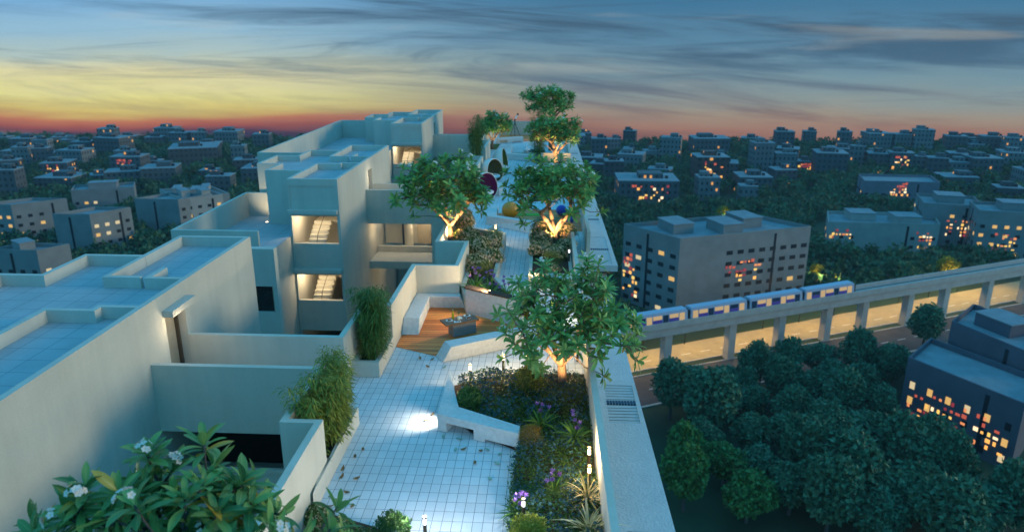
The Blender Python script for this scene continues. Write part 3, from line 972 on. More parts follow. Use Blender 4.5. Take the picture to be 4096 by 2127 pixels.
# ------------------------------------------------------------------ egg shaped pod seats, balls, mat
M['pod'] = mat_plain('pod_shell', (0.82, 0.68, 0.60), 0.3, 0.03, 4, coat=0.3)
def pod(label, loc, w, h, rz, c, depth=1.0):
    """egg shell cut open on its +X side, with lining, rim and cushion"""
    p_ = thing('egg_pod', label, 'pod seat', loc, rz, group='egg shaped pod seats')
    seg, rings = 28, 18
    lin_m = mat_plain('pod_lining', c, 0.55, 0.12, 5)
    def shell(k):
        v, f = [], []
        for i in range(rings + 1):
            a = PI * i / rings
            z = h * (0.5 - 0.5 * math.cos(a))
            r_ = k * w / 2 * math.sin(a) ** 0.9 * (1.06 - 0.18 * (z / h))
            for j in range(seg):
                b_ = 2 * PI * j / seg
                x = r_ * math.cos(b_)
                v.append((x, r_ * math.sin(b_), h / 2 + (z - h / 2) * (k if k < 1 else 1)))
        lim = 0.26 * w
        for i in range(rings):
            for j in range(seg):
                qd = (i * seg + j, i * seg + (j + 1) % seg, (i + 1) * seg + (j + 1) % seg, (i + 1) * seg + j)
                f.append(qd)
        return v, f
    for nm, k, m in (('shell', 1.0, M['pod']), ('lining', 0.955, lin_m)):
        v, f = shell(k)
        me = bpy.data.meshes.new(nm)
        bm = bmesh.new()
        bv = [bm.verts.new(a) for a in v]
        for q_ in f:
            try:
                bm.faces.new([bv[i] for i in q_])
            except ValueError:
                pass
        bmesh.ops.remove_doubles(bm, verts=bm.verts, dist=0.004)
        r_ = bmesh.ops.bisect_plane(bm, geom=list(bm.verts) + list(bm.edges) + list(bm.faces), plane_co=(0.20 * w, 0, 0.35 * h), plane_no=(1, 0, 0.16), clear_outer=True)
        bm.to_mesh(me)
        bm.free()
        me.polygons.foreach_set('use_smooth', [True] * len(me.polygons))
        me.materials.append(m)
        o = bpy.data.objects.new(nm, me)
        COL.objects.link(o)
        o.parent = p_
        if nm == 'shell':
            loop = [Vector(me.vertices[i].co) for i in range(len(me.vertices)) if abs((me.vertices[i].co.x - .20 * w) + .16 * (me.vertices[i].co.z - .35 * h)) < 1e-4]
            cz = sum((a.z for a in loop)) / len(loop)
            loop.sort(key=lambda a: math.atan2(a.z - cz, a.y))
            loop.append(loop[0])
            MB().tube([tuple(a * 1.0) for a in loop], 0.022, 6, False).build('rim', M['pod'], p_, smooth=True)
    MB().lathe([(.30 * w, h * .2), (.36 * w, h * .23), (.36 * w, h * .29), (.30 * w, h * .32), (.01, h * .33)], 20, (-.05 * w, 0, 0)).build('cushion', M['white'], p_, smooth=True)
    return p_
pod('white egg pod with purple lining behind the left plumeria', (-3.80, 41.4, 0), 1.62, 1.58, R(-48), (0.26, 0.022, 0.11))
pod('white egg pod with olive beige lining, middle one of the row', (-3.78, 46.6, 0), 1.62, 1.55, R(-40), (0.17, 0.12, 0.04))
pod('white egg pod with green lining, seen from its back by the sand garden', (-3.35, 49.6, 0), 1.40, 1.78, R(-12), (0.14, 0.17, 0.03))
pod('white egg pod with dark teal lining, mostly hidden by plumeria leaves', (-1.3, 46.3, 0), 1.1, 1.15, R(-95), (0.01, 0.06, 0.07))
def ball(label, loc, r, c, rough=.4):
    b = MB().lathe([(max(.001, r * math.sin(PI * i / 18)), r - r * math.cos(PI * i / 18)) for i in range(19)], 30).build('exercise_ball', mat_plain('ball_skin', c, rough, .04, 3), None, loc, smooth=True)
    return tag(b, label, 'ball')
ball('big orange exercise ball by the bent bench', (-2.05, 36.75, 0.014), .44, (0.62, 0.25, 0.02), .35)
ball('blue exercise ball, farther one on the play deck', (0.62, 37.5, 0.014), .28, (0.012, 0.05, 0.36))
ball('blue exercise ball, nearer one behind palm fronds', (0.95, 35.4, 0.014), .28, (0.012, 0.05, 0.36))
ball('small deep blue ball low in the palm leaves', (-0.15, 33.75, 0.4), .13, (0.012, 0.02, 0.55))
t_ = thing('exercise_mat', 'bright green exercise mat on the play deck beside the orange ball', 'mat', (-1.15, 37.55, 0.014))
MB().box(-.62, .62, -.28, .28, 0, .014).build('mat_sheet', mat_plain('green_mat', (.12, .36, .03), .8, .08), t_)
for k in range(5):
    MB().box(-.42 + k * .1, -.36 + k * .1, -.04 + .03 * (k % 2), .04 + .03 * (k % 2), .0142, .016).build('printed_mark', M['dark'], t_)
t_ = thing('sports_bag', 'small white and orange bag left on the play deck', 'bag', (-0.55, 35.25, 0.014))
bev(MB().box(-.18, .18, -.1, .1, 0, .16).build('bag_body', M['white'], t_), .03)
MB().box(-.19, .19, -.105, .105, .03, .08).build('stripe', mat_plain('orange_cloth', (.6, .16, .02), .7), t_)

# ------------------------------------------------------------------ telescope, stone lantern
ts = thing('telescope', 'black and white telescope on a tripod at the far viewing deck', 'telescope', (-3.45, 70.0, 0.014))
for an in (0.5, 2.6, 4.7):
    MB().tube([(0, 0, 1.25), (0.52 * math.cos(an), 0.52 * math.sin(an) * .8, 0)], [.034, .026], 6).build('leg', M['black'], ts)
MB().box(-.2, .2, -.03, .03, .68, .70).build('spreader', M['black'], ts)
MB().lathe([(.05, 1.2), (.06, 1.3), (.035, 1.42)], 12).build('mount', M['black'], ts, smooth=True)
dv_ = Vector((.42, .1, .8)).normalized()
p0_ = Vector((-.06, 0, 1.38))
q0 = lambda k: tuple(p0_ + dv_ * k)
MB().tube([q0(0), q0(.22)], .055, 12).build('eyepiece', M['black'], ts)
MB().tube([q0(.22), q0(.62)], .075, 14).build('tube', M['white'], ts)
MB().tube([q0(.62), q0(.80)], .085, 14).build('dew_shield', M['black'], ts)
ln = thing('stone_lantern', 'small grey stone lantern in the sand garden', 'lantern', (-1.96, 57.3, .02))
MB().lathe([(.34, 0), (.34, .1), (.2, .14), (.17, .3), (.24, .36)], 8).build('base', M['concrete'], ln)
MB().lathe([(.17, .361), (.17, .52)], 6).build('light_box', M['concrete'], ln)
MB().lathe([(.38, .521), (.3, .6), (.1, .72), (.06, .8), (.001, .84)], 8).build('roof', M['concrete'], ln)
M['rock'] = mat_plain('garden_rock', (.13, .13, .13), .9, .4, 5, 8, .8, .05)
for k, (x, y, s_) in enumerate(((-1.55, 59.6, .28), (-1.1, 59.5, .36), (-.7, 59.7, .24))):
    v = MB()
    pr = [(max(.01, s_ * math.sin(PI * i / 8) * (1 + .25 * rng.random())), s_ * .8 * (1 - math.cos(PI * i / 8)) * .6) for i in range(9)]
    o = v.lathe(pr, 9, (0, 0, 0)).build('garden_rock', M['rock'], None, (x, y, 0))
    tag(o, ('leftmost small dark rock at the back of the sand garden', 'biggest dark rock at the back of the sand garden', 'rightmost dark rock at the back of the sand garden')[k], 'rock')

# ------------------------------------------------------------------ fallen leaves on the tiles
M['dryleaf'] = mat_plain('dry_leaf', (.24, .13, .045), .7, .35, 40)
M['freshleaf'] = mat_plain('pale_leaf', (.26, .40, .30), .6, .2, 40)
def fallen(i, label, x, y, green):
    v, f = [], []
    L_, Wd = .15, .036
    for k in range(6):
        t0 = k / 5
        w_ = Wd * math.sin(PI * min(1, t0 * .92 + .05)) ** .8
        z = .012 + .05 * (t0 - .45) ** 2 * (2.2 if not green else 1)
        xx = L_ * (t0 - .5)
        v += [(xx, -w_, z + .016), (xx, 0, z), (xx, w_, z + .020)]
    for k in range(5):
        for j in range(2):
            a = k * 3 + j
            f.append((a, a + 1, a + 4, a + 3))
    o = MB().add(v, f).build('fallen_leaf', M['freshleaf'] if green else M['dryleaf'], None, (x, y, .006), smooth=True)
    o.rotation_euler = (rng.normal() * .15, rng.normal() * .15, rng.random() * 6.28)
    return tag(o, label, 'leaf', 'leaves fallen on the tiles')
LV = [(-3.72, 19.28, 0, 'dry brown leaf by the deck edge, the left one of two'), (-3.35, 19.24, 0, 'dry brown leaf at the tip of the long straight bench'),
      (-3.41, 18.74, 0, 'dry brown leaf alone on tiles between deck and spiked bench'), (-2.93, 18.73, 1, 'pale green leaf on tiles near the long straight bench'),
      (-2.84, 16.0, 0, 'dry leaf at the edge of the white light pool, touching the bench'), (-2.94, 15.71, 0, 'dry brown leaf just below the white light pool'),
      (-2.42, 14.98, 1, 'pale leaf in front of the bench niche, left one'), (-2.03, 14.89, 1, 'pale leaf in front of the bench niche, right one'),
      (-2.06, 14.43, 1, 'pale leaf left of the three brown leaves under the spiked bench'), (-1.87, 14.46, 0, 'brown leaf beside the pale leaf below the bench niche'),
      (-1.50, 14.41, 0, 'brown leaf below the long low slot of the spiked bench'), (-1.34, 14.47, 1, 'grey green leaf standing on edge near the bench slot'),
      (-1.04, 14.29, 1, 'pale leaf near the right tip of the spiked bench'), (-1.56, 13.91, 0, 'single brown leaf mid floor below the spiked bench'),
      (-1.07, 13.92, 1, 'pale leaf close to the ground cover, upper one'), (-1.18, 13.33, 1, 'pale leaf close to the ground cover, lower one'),
      (-4.17, 14.32, 0, 'brown leaf beside the first bamboo planter, topmost there'), (-4.28, 14.02, 0, 'brown leaf second from the top along the bamboo planter'),
      (-4.42, 13.54, 0, 'brown leaf against the planter wall above a close neighbour'), (-4.36, 13.25, 0, 'brown leaf against the planter wall below a close neighbour'),
      (-4.03, 13.20, 0, 'brown leaf one step out from the planter wall'), (-4.10, 12.69, 0, 'brown leaf lying alone above the flowering bed corner'),
      (-4.30, 12.21, 0, 'brown leaf at the left corner of the flowering bed'), (-3.87, 12.23, 0, 'brown leaf at the upper edge of the flowering bed')]
for i, (x, y, g, lab) in enumerate(LV):
    fallen(i, lab, x, y, g)

# ------------------------------------------------------------------ plants
def leaf_tpl(L, Wd, n, droop, fold=0.25, prof=None):
    """leaf along +X from the origin, up = +Z; n sections"""
    v, f, uv = [], [], []
    for i in range(n + 1):
        t0 = i / n
        w_ = Wd * (prof(t0) if prof else math.sin(PI * (0.06 + 0.94 * t0) ** 0.85))
        if i == n:
            w_ = Wd * 0.02
        x = L * (t0 - droop * 0.25 * t0 ** 2)
        z = -droop * L * 0.55 * t0 ** 2
        v += [(x, -w_, z + fold * w_), (x, 0, z), (x, w_, z + fold * w_)]
        uv += [(t0, 0), (t0, .5), (t0, 1)]
    for i in range(n):
        for j in range(2):
            a = i * 3 + j
            f.append((a, a + 3, a + 4, a + 1))
    return np.array(v), f, np.array(uv)


def frames(D, U=None, roll=None):
    """matrices whose X axis is D, Z axis near U"""
    D = D / (np.linalg.norm(D, axis=1)[:, None] + 1e-9)
    if U is None:
        U = np.tile((0, 0, 1.0), (len(D), 1))
    Y = np.cross(U, D)
    bad = np.linalg.norm(Y, axis=1) < 1e-3
    Y[bad] = (0, 1, 0)
    Y /= np.linalg.norm(Y, axis=1)[:, None]
    Z = np.cross(D, Y)
    return np.stack([D, Y, Z], axis=2)


def rosettes(mb, tips, axes, L, n_leaf, tpls, g, up=(0, 0, 1)):
    """whorls of leaves at branch tips"""
    for T_, A_ in zip(tips, axes):
        A_ = A_ / np.linalg.norm(A_)
        b1 = np.cross(A_, (0.3, 0.9, 0.2))
        b1 /= np.linalg.norm(b1)
        b2 = np.cross(A_, b1)
        k = int(n_leaf * g.uniform(0.8, 1.2))
        i = np.arange(k)
        az = i * 2.399 + g.random() * 6
        el = np.interp(i / k, (0, 1), (-0.15, 1.15)) + g.normal(0, .13, k)
        D = (np.cos(el) * np.cos(az))[:, None] * b1 + (np.cos(el) * np.sin(az))[:, None] * b2 + np.sin(el)[:, None] * A_
        U = A_ * np.cos(el)[:, None] - np.sin(el)[:, None] * (np.cos(az)[:, None] * b1 + np.sin(az)[:, None] * b2) + g.normal(0, .12, (k, 3))
        Mx = frames(D, U)
        s = L * g.uniform(.7, 1.12, k) * np.interp(i / k, (0, .75, 1), (1.0, 1.0, .6))
        Mx = Mx * s[:, None, None]
        P = T_ - A_ * (0.10 * L / .3 * (1 - i / k))[:, None]
        rn = np.clip(g.normal(.45, .22, k) + (i < 3) * (g.random() < .5) * .5, 0, 1)
        h = g.integers(0, len(tpls), k)
        for q_ in range(len(tpls)):
            s_ = h == q_
            tv, tf, tu = tpls[q_]
            mb.scatter(tv, tf, tu, Mx[s_], P[s_], rn[s_])


def branches(base, fork, tips, r_tip, g, first=5):
    """grow limbs from fork to every tip, thicker towards the trunk"""
    nodes = [np.array(base, float), np.array(fork, float)]
    par = [-1, 0]
    order = np.argsort([np.linalg.norm(t_ - nodes[1]) for t_ in tips])
    is_tip = {}
    f0 = nodes[1]
    prim = []
    for k in range(first):
        a = 2 * PI * k / first + g.random() * .7
        mean = np.mean(tips, axis=0)
        ext = np.max(np.abs(np.array(tips) - mean), axis=0)
        d = np.array((math.cos(a) * ext[0] * .38, math.sin(a) * ext[1] * .38, max(.15, (mean[2] - f0[2]) * .45)))
        mid = f0 + d * .5 + g.normal(0, .03, 3)
        nodes.append(mid); par.append(1)
        nodes.append(f0 + d + g.normal(0, .05, 3)); par.append(len(nodes) - 2)
    for ti in order:
        t_ = np.array(tips[ti])
        best, bi = 1e9, 1
        for i in range(1, len(nodes)):
            if i in is_tip:
                continue
            d = t_ - nodes[i]
            dist = np.linalg.norm(d)
            pd = nodes[i] - nodes[par[i]]
            cosv = (d @ pd) / (dist * np.linalg.norm(pd) + 1e-6)
            c = dist * (1.45 - .45 * cosv) + .1 * np.linalg.norm(nodes[i] - f0)
            if d[2] < 0:
                c += .5 * -d[2]
            if c < best:
                best, bi = c, i
        a = nodes[bi]
        d = t_ - a
        m1 = a + d * .45 + np.array((0, 0, -.06 * np.linalg.norm(d))) + g.normal(0, .05 * np.linalg.norm(d), 3)
        nodes.append(m1); par.append(bi)
        nodes.append(t_); par.append(len(nodes) - 2)
        is_tip[len(nodes) - 1] = 1
    n = len(nodes)
    rad = np.zeros(n)
    kids = [[] for _ in range(n)]
    for i in range(1, n):
        kids[par[i]].append(i)
    for i in range(n - 1, -1, -1):
        rad[i] = r_tip if not kids[i] else (sum(rad[k] ** 2.4 for k in kids[i])) ** (1 / 2.4)
    mb = MB()
    axes = {}
    for i in range(1, n):
        a, b = nodes[par[i]], nodes[i]
        r0 = min(rad[par[i]], rad[i] * 1.35) if par[i] > 0 else rad[i] * 1.25
        mb.tube([a, (a + b) / 2 + g.normal(0, .012, 3) * np.linalg.norm(b - a), b], [r0, (r0 + rad[i]) / 2, rad[i]], 7, True)
        axes[i] = (b - a) / (np.linalg.norm(b - a) + 1e-9)
    ax = [None] * len(tips)
    j = 0
    for ti in order:
        k = [i for i in is_tip if np.allclose(nodes[i], tips[ti])][0]
        ax[ti] = axes[k]
    return mb, ax


PL = (0.020, 0.085, 0.040)
M['plum'] = mat_leaf('plumeria_leaf', (0.065, 0.185, 0.055), (0.30, 0.52, 0.14), (0.26, 0.36, 0.10), 0.34, 0.2, warm=(0.42, 0.27, 0.04))
M['plumf'] = mat_leaf('plumeria_leaf_near', (0.045, 0.14, 0.05), (0.21, 0.41, 0.12), (0.34, 0.46, 0.15), 0.34, 0.25, warm=(0.50, 0.30, 0.04))
M['plumd'] = mat_leaf('plumeria_leaf_far', (0.065, 0.185, 0.05), (0.30, 0.51, 0.13), None, 0.42, 0.22, warm=(0.42, 0.27, 0.04))
M['bark'] = mat_bark('plumeria_bark', (0.10, 0.055, 0.035), (0.34, 0.22, 0.14))
M['barkd'] = mat_bark('dark_bark', (0.03, 0.028, 0.03), (0.11, 0.10, 0.10))
pm, N = new_mat('plumeria_petal')
tcu = N.n('ShaderNodeTexCoord').outputs['UV']
uu, vv_, _ = N.xyz(tcu)[0:3]
finish(N, N.ramp(uu, [(0.0, (0.75, 0.45, 0.05, 1)), (0.22, (0.85, 0.72, 0.60, 1)), (0.5, (0.88, 0.76, 0.70, 1))]), 0.5, trans=0.25)
M['petal'] = pm
pprof = lambda t0: np.interp(t0, (0, .12, .35, .6, .82, 1), (.12, .42, .82, 1.0, .68, .02))
PT = [leaf_tpl(1.0, .140, 6, d, .35, pprof) for d in (.12, .30, .55)]
PT3 = [leaf_tpl(1.0, .165, 3, d, .35, pprof) for d in (.15, .45)]
petal_t = leaf_tpl(1.0, .36, 3, .35, .2, lambda t0: np.interp(t0, (0, .3, .7, 1), (.25, .7, 1, .2)))


def flower_mesh(name, n, r_cl, r_fl, m, g):
    mb = MB()
    for k in range(n):
        a, rr = g.random() * 6.28, r_cl * math.sqrt(g.random())
        c = np.array((rr * math.cos(a), rr * math.sin(a), r_cl * .7 * (1 - (rr / r_cl) ** 2) + g.normal(0, .1) * r_cl))
        ax = c + (0, 0, r_cl * .8)
        ax = ax / np.linalg.norm(ax) + g.normal(0, .2, 3)
        ax /= np.linalg.norm(ax)
        b1 = np.cross(ax, (.2, .9, .3)); b1 /= np.linalg.norm(b1)
        b2 = np.cross(ax, b1)
        az = np.arange(5) * 1.2566 + g.random()
        D = np.cos(az)[:, None] * b1 * .9 + np.sin(az)[:, None] * b2 * .9 + ax * .35
        Mx = frames(D, np.tile(ax, (5, 1))) * r_fl
        mb.scatter(petal_t[0], petal_t[1], petal_t[2], Mx, np.tile(c, (5, 1)), np.full(5, .5))
    return mb.mesh(name, m, False, True)


FLW = [flower_mesh('plumeria_flowers', 9, .085, .042, M['petal'], np.random.default_rng(i)) for i in range(2)]


def plumeria(label, base, fork, centre, rad, n_tips, L, seed, bark='bark', leaf='plum', tpls=PT, n_leaf=14, r_tip=.013, n_fl=12, first=5, lowcut=-.55, extra=(), fl_s=1.0):
    g = np.random.default_rng(seed)
    t_ = thing('plumeria_tree', label, 'tree', base, 0, 'plumeria trees')
    tips = []
    while len(tips) < n_tips:
        d = g.normal(0, 1, 3)
        d /= np.linalg.norm(d)
        if d[2] < lowcut:
            continue
        k = g.uniform(.62, 1.0) if g.random() < .8 else g.uniform(.3, .62)
        lob = 1 + .16 * math.sin(3 * math.atan2(d[1], d[0]) + seed) + .1 * math.sin(5 * d[2] + seed)
        pnt = np.array(centre) + d * np.array(rad) * k * lob
        if all(np.linalg.norm((pnt - q_) / np.array(rad)) > 1.25 / math.sqrt(n_tips) for q_ in tips):
            tips.append(pnt)
        else:
            n_tips -= .02
    tips += [np.array(e) for e in extra]
    off = np.array(base)
    tp = [a - off for a in tips]
    mb, ax = branches((0, 0, 0), np.array(fork) - off, tp, r_tip, g, first)
    mb.build('trunk', M[bark], t_, smooth=True)
    lf_ = MB()
    A = [a * .75 + np.array((0, 0, .45)) for a in ax]
    rosettes(lf_, tp, A, L, n_leaf, tpls, g)
    lf_.build('crown', M[leaf], t_, smooth=True, uv=True)
    idx = sorted(range(len(tp)), key=lambda i: -(tp[i][2] - tp[i][1] * .25 + g.normal(0, .5)))[:n_fl]
    for i in idx:
        o = bpy.data.objects.new('blossom_cluster', FLW[int(g.integers(0, 2))])
        COL.objects.link(o)
        o.parent = t_
        a = A[i] / np.linalg.norm(A[i])
        o.location = tuple(tp[i] + a * L * .45 + np.array((0, -.05, 0)) * L / .3)
        o.rotation_euler = Vector(a).to_track_quat('Z', 'Y').to_euler()
        o.scale = (fl_s,) * 3
    return t_


def uplight(loc, target, e, spot=50, name='assumed_up_lamp', col=(1, .62, .26)):  # assumed hidden lamp, added to make trunk and lower leaves glow
    lamp(name, 'SPOT', loc, e, col, aim=np.array(target) - np.array(loc), spot=spot, blend=.8, size=.05)


plumeria('big near plumeria with glowing trunk, its crown hanging over the right parapet', (0.45, 17.45, 0.03), (0.38, 17.5, 0.75), (0.48, 17.45, 2.12), (1.80, 1.45, 1.42), 180, .36, 3,
         n_fl=26, first=7, lowcut=-.55, extra=[(2.35, 17.2, 1.05), (-1.15, 17.0, 1.15), (1.5, 16.9, .75), (-.2, 16.8, .95)], fl_s=1.0)
uplight((0.30, 16.55, 0.72), (0.45, 17.5, 1.15), 300, 90)
plumeria('middle right plumeria with three lit limbs rising from the flowering planter', (0.24, 30.2, 0.4), (0.22, 30.25, 0.98), (0.15, 30.4, 2.82), (2.15, 1.6, 1.35), 165, .42, 11, n_fl=16, tpls=PT3, leaf='plumd', first=5,
         extra=[(-1.15, 29.7, 1.5), (2.2, 30.0, 2.0)], fl_s=1.15, r_tip=.015)
uplight((0.2, 29.35, 1.1), (0.2, 30.2, 1.4), 620, 84)
plumeria('left plumeria with brightly lit limbs, in front of the middle bridge', (-4.16, 29.5, 0.5), (-4.24, 29.6, 1.38), (-4.40, 29.7, 2.98), (2.0, 1.5, 1.25), 160, .42, 23, n_fl=14, tpls=PT3, leaf='plumd', first=5,
         extra=[(-5.75, 29.4, 1.85), (-2.8, 29.5, 2.1), (-4.1, 29.3, 2.0)], fl_s=1.15, r_tip=.015)
uplight((-3.95, 28.75, 1.0), (-4.24, 29.6, 1.75), 760, 88)
plumeria('far right plumeria forking above the square planter', (0.35, 50.6, 0.5), (0.36, 50.7, 1.15), (0.35, 51.3, 2.66), (1.95, 1.4, 1.25), 130, .44, 31, n_fl=10, tpls=PT3, leaf='plumd', first=4, fl_s=1.2, r_tip=.018)
uplight((0.2, 49.3, 0.75), (0.36, 50.7, 1.6), 800, 80)
plumeria('tallest and farthest plumeria, its crown standing against the sunset', (0.0, 60.6, 0.02), (0.02, 60.7, 2.5), (-.05, 60.6, 4.02), (2.15, 1.5, 1.25), 140, .48, 37, n_fl=8, tpls=PT3, leaf='plumd', first=4, fl_s=1.2, r_tip=.02)
plumeria('yellowish plumeria at the far left, beside the tall bamboo', (-5.0, 61.2, 0.02), (-4.9, 61.2, 0.7), (-4.6, 61.2, 2.0), (1.35, 1.2, 1.15), 90, .44, 41, n_fl=8, tpls=PT3, leaf='plumd', first=4, fl_s=1.2, r_tip=.016)
uplight((-4.2, 59.6, 0.3), (-4.6, 61.2, 2.0), 380, 75, col=(1, .75, .4))
# the foreground plumeria
plumeria('foreground plumeria with large veined leaves filling the lower left corner', (-4.25, 6.6, 0.0), (-4.35, 6.8, 2.0), (-4.5, 7.35, 3.15), (1.95, .85, .80), 56, .45, 53, bark='barkd', leaf='plumf', n_fl=8, first=7, n_leaf=13, r_tip=.014, lowcut=-.1,
         extra=[(-2.75, 8.1, 3.05), (-5.0, 7.7, 4.05), (-4.35, 7.9, 4.1), (-3.75, 7.6, 3.75), (-5.6, 7.1, 3.65), (-6.05, 6.9, 3.4), (-4.6, 6.7, 4.0), (-3.3, 7.5, 3.35)], fl_s=1.25)

# bamboo
M['bam'] = mat_leaf('bamboo_leaf', (0.09, 0.15, 0.02), (0.36, 0.37, 0.06), None, 0.5, 0.3)
M['bamd'] = mat_leaf('bamboo_leaf_dark', (0.04, 0.11, 0.02), (0.15, 0.25, 0.05), None, 0.5, 0.3)
M['cane'] = mat_plain('bamboo_cane', (0.14, 0.13, 0.035), 0.5, .2, 10)
bl_t = leaf_tpl(1.0, .085, 2, .5, .3)


def bamboo(label, base, sx, sy, h, n_cane, n_leaf, seed, leaf, L=.19):
    g = np.random.default_rng(seed)
    t_ = thing('bamboo_clump', label, 'bamboo', base, 0, 'bamboo clumps')
    cn, lf_ = MB(), MB()
    for k in range(n_cane):
        x, y = g.uniform(-sx, sx), g.uniform(-sy, sy)
        hh = h * g.uniform(.7, 1.05)
        lean = g.normal(0, .16, 2)
        pts = [(x + lean[0] * (z / hh) ** 2, y + lean[1] * (z / hh) ** 2, z) for z in np.linspace(0, hh, 7)]
        cn.tube(pts, np.linspace(.012, .004, 7), 5)
        m = n_leaf // n_cane
        tt = np.clip(g.beta(1.6, 1.1, m) * 1.02, .08, 1)
        P = np.stack([np.interp(tt, np.linspace(0, 1, 7), [p_[i] for p_ in pts]) for i in range(3)], 1)
        az = g.random(m) * 6.28
        rad = g.uniform(.02, .22, m)
        P[:, 0] += rad * np.cos(az)
        P[:, 1] += rad * np.sin(az)
        D = np.stack([np.cos(az), np.sin(az), g.uniform(-.9, .35, m)], 1)
        Mx = frames(D) * (L * g.uniform(.6, 1.25, m))[:, None, None]
        lf_.scatter(bl_t[0], bl_t[1], bl_t[2], Mx, P, np.clip(g.normal(.5, .25, m), 0, 1))
    cn.build('canes', M['cane'], t_)
    lf_.build('foliage', M[leaf], t_, smooth=True, uv=True)
    return t_


bamboo('nearest yellow green bamboo clump spilling over its corner planter', (-4.92, 14.35, 0.36), .26, 1.05, 1.75, 34, 8200, 1, 'bam')
bamboo('second, darker green bamboo clump in the planter by the lounge deck', (-4.98, 18.9, 0.36), .24, .65, 2.0, 26, 7200, 2, 'bamd')
bamboo('tall far bamboo column at the left parapet corner', (-5.12, 49.6, 0.85), .35, .9, 3.0, 22, 5200, 3, 'bamd', .22)
bamboo('dark slender bamboo column behind the sand garden, beside the far plumeria', (-.85, 54.2, 0.02), .34, .4, 4.2, 16, 4200, 4, 'bamd', .24)

# rounded shrubs
ov_t = leaf_tpl(1.0, .30, 2, .3, .25)
nd_t = leaf_tpl(1.0, .10, 1, .1, .2)
star_v = np.array([(0, 0, 0)] + [(math.cos(a) * r_, math.sin(a) * r_, .25 * r_) for k in range(5) for a, r_ in ((k * 1.2566 - .35, .75), (k * 1.2566, 1.0), (k * 1.2566 + .35, .75))])
star_f = [(0, 1 + 3 * k, 2 + 3 * k, 3 + 3 * k) for k in range(5)]
star_u = np.zeros((16, 2))
M['boxwood'] = mat_leaf('boxwood_leaf', (0.03, 0.09, 0.02), (0.12, 0.23, 0.05), None, .45, .2)
M['golden'] = mat_leaf('golden_leaf', (0.16, 0.20, 0.02), (0.50, 0.46, 0.06), None, .45, .25)
M['olive'] = mat_leaf('olive_leaf', (0.10, 0.13, 0.02), (0.30, 0.28, 0.05), None, .45, .25)
M['russet'] = mat_leaf('russet_leaf', (0.13, 0.09, 0.015), (0.36, 0.22, 0.035), None, .5, .25)
M['shrubg'] = mat_leaf('shrub_leaf', (0.05, 0.11, 0.02), (0.17, 0.25, 0.05), None, .5, .25)
M['pinkw'] = mat_leaf('blush_petal', (0.82, 0.44, 0.26), (0.97, 0.72, 0.46), None, .6, .25)
M['twig'] = mat_bark('twig', (0.05, 0.03, 0.02), (0.12, 0.08, 0.05))


def shrub(label, base, r, n, leaf, seed, L=.06, tpl=ov_t, flowers=0, rz=1.0, fr=.022, group=None, cat='shrub', name='round_shrub', fmat='pinkw'):
    g = np.random.default_rng(seed)
    t_ = thing(name, label, cat, base, 0, group)
    st_ = MB()
    for k in range(7):
        a = k * .9
        st_.tube([(0, 0, 0), (.3 * r[0] * math.cos(a), .3 * r[1] * math.sin(a), r[2] * .6), (.65 * r[0] * math.cos(a), .65 * r[1] * math.sin(a), r[2] * 1.2)], [.012, .008, .004], 4)
    st_.build('stems', M['twig'], t_)

    def pts(m, lo, hi):
        d = g.normal(0, 1, (m, 3))
        d /= np.linalg.norm(d, axis=1)[:, None]
        d[:, 2] = np.where(d[:, 2] < -.5, -d[:, 2], d[:, 2])
        az = np.arctan2(d[:, 1], d[:, 0])
        lob = 1 + .13 * np.sin(3 * az + seed) * (1 - abs(d[:, 2])) + .10 * np.sin(6 * d[:, 2] + 2 * az + seed) + .07 * np.sin(9 * az + 5 * d[:, 2])
        k = g.uniform(lo ** 3, hi ** 3, m) ** (1 / 3) * lob
        return d, d * k[:, None] * np.array(r) + np.array((0, 0, r[2] * .82))
    d, P = pts(n, .45, 1.0)
    D = d * .6 + g.normal(0, .6, (n, 3)) + np.array((0, 0, .25))
    U = d + g.normal(0, .5, (n, 3))
    Mx = frames(D, U) * (L * g.uniform(.6, 1.2, n))[:, None, None]
    MB().scatter(tpl[0], tpl[1], tpl[2], Mx, P, np.clip(g.normal(.5, .25, n), 0, 1)).build('foliage', M[leaf], t_, smooth=True, uv=True)
    if flowers:
        d, P = pts(flowers, .93, 1.06)
        ok = d[:, 2] > -.3
        d, P = d[ok], P[ok]
        Z = d + g.normal(0, .3, d.shape)
        Z /= np.linalg.norm(Z, axis=1)[:, None]
        X = np.cross(Z, g.normal(0, 1, Z.shape))
        X /= np.linalg.norm(X, axis=1)[:, None]
        Mx = np.stack([X, np.cross(Z, X), Z], axis=2) * (fr * g.uniform(.7, 1.25, len(P)))[:, None, None]
        MB().scatter(star_v, star_f, star_u, Mx, P).build('blossoms', M[fmat], t_, uv=True)
    return t_


GS = 'clipped round shrubs'
shrub('dark green ball shrub in the crook of the spiked bench', (-1.93, 16.12, .05), (.36, .36, .36), 2600, 'boxwood', 1, group=GS)
shrub('olive ball shrub below the big plumeria, left of its trunk', (-.46, 17.15, .12), (.40, .40, .40), 2800, 'olive', 2, group=GS)
shrub('feathery russet shrub at the right tip of the spiked bench', (-.34, 14.42, .1), (.31, .31, .33), 5200, 'russet', 3, .055, nd_t, group=GS)
shrub('bright yellow green ball shrub at the bottom of the planting bed', (-.28, 11.15, .05), (.36, .36, .36), 2400, 'golden', 4, group=GS)
shrub('dark green ball shrub alone at the bottom edge of the tiles', (-2.80, 11.15, .03), (.33, .33, .34), 2600, 'boxwood', 5, group=GS)
shrub('fluffy yellow shrub glowing beside the path bollard', (-2.40, 30.3, .45), (.42, .42, .40), 5200, 'golden', 6, .07, nd_t, group=GS)
shrub('fluffy olive shrub behind the purple lilies on the left planter', (-2.35, 25.4, .45), (.42, .38, .38), 5200, 'olive', 7, .07, nd_t, group=GS)
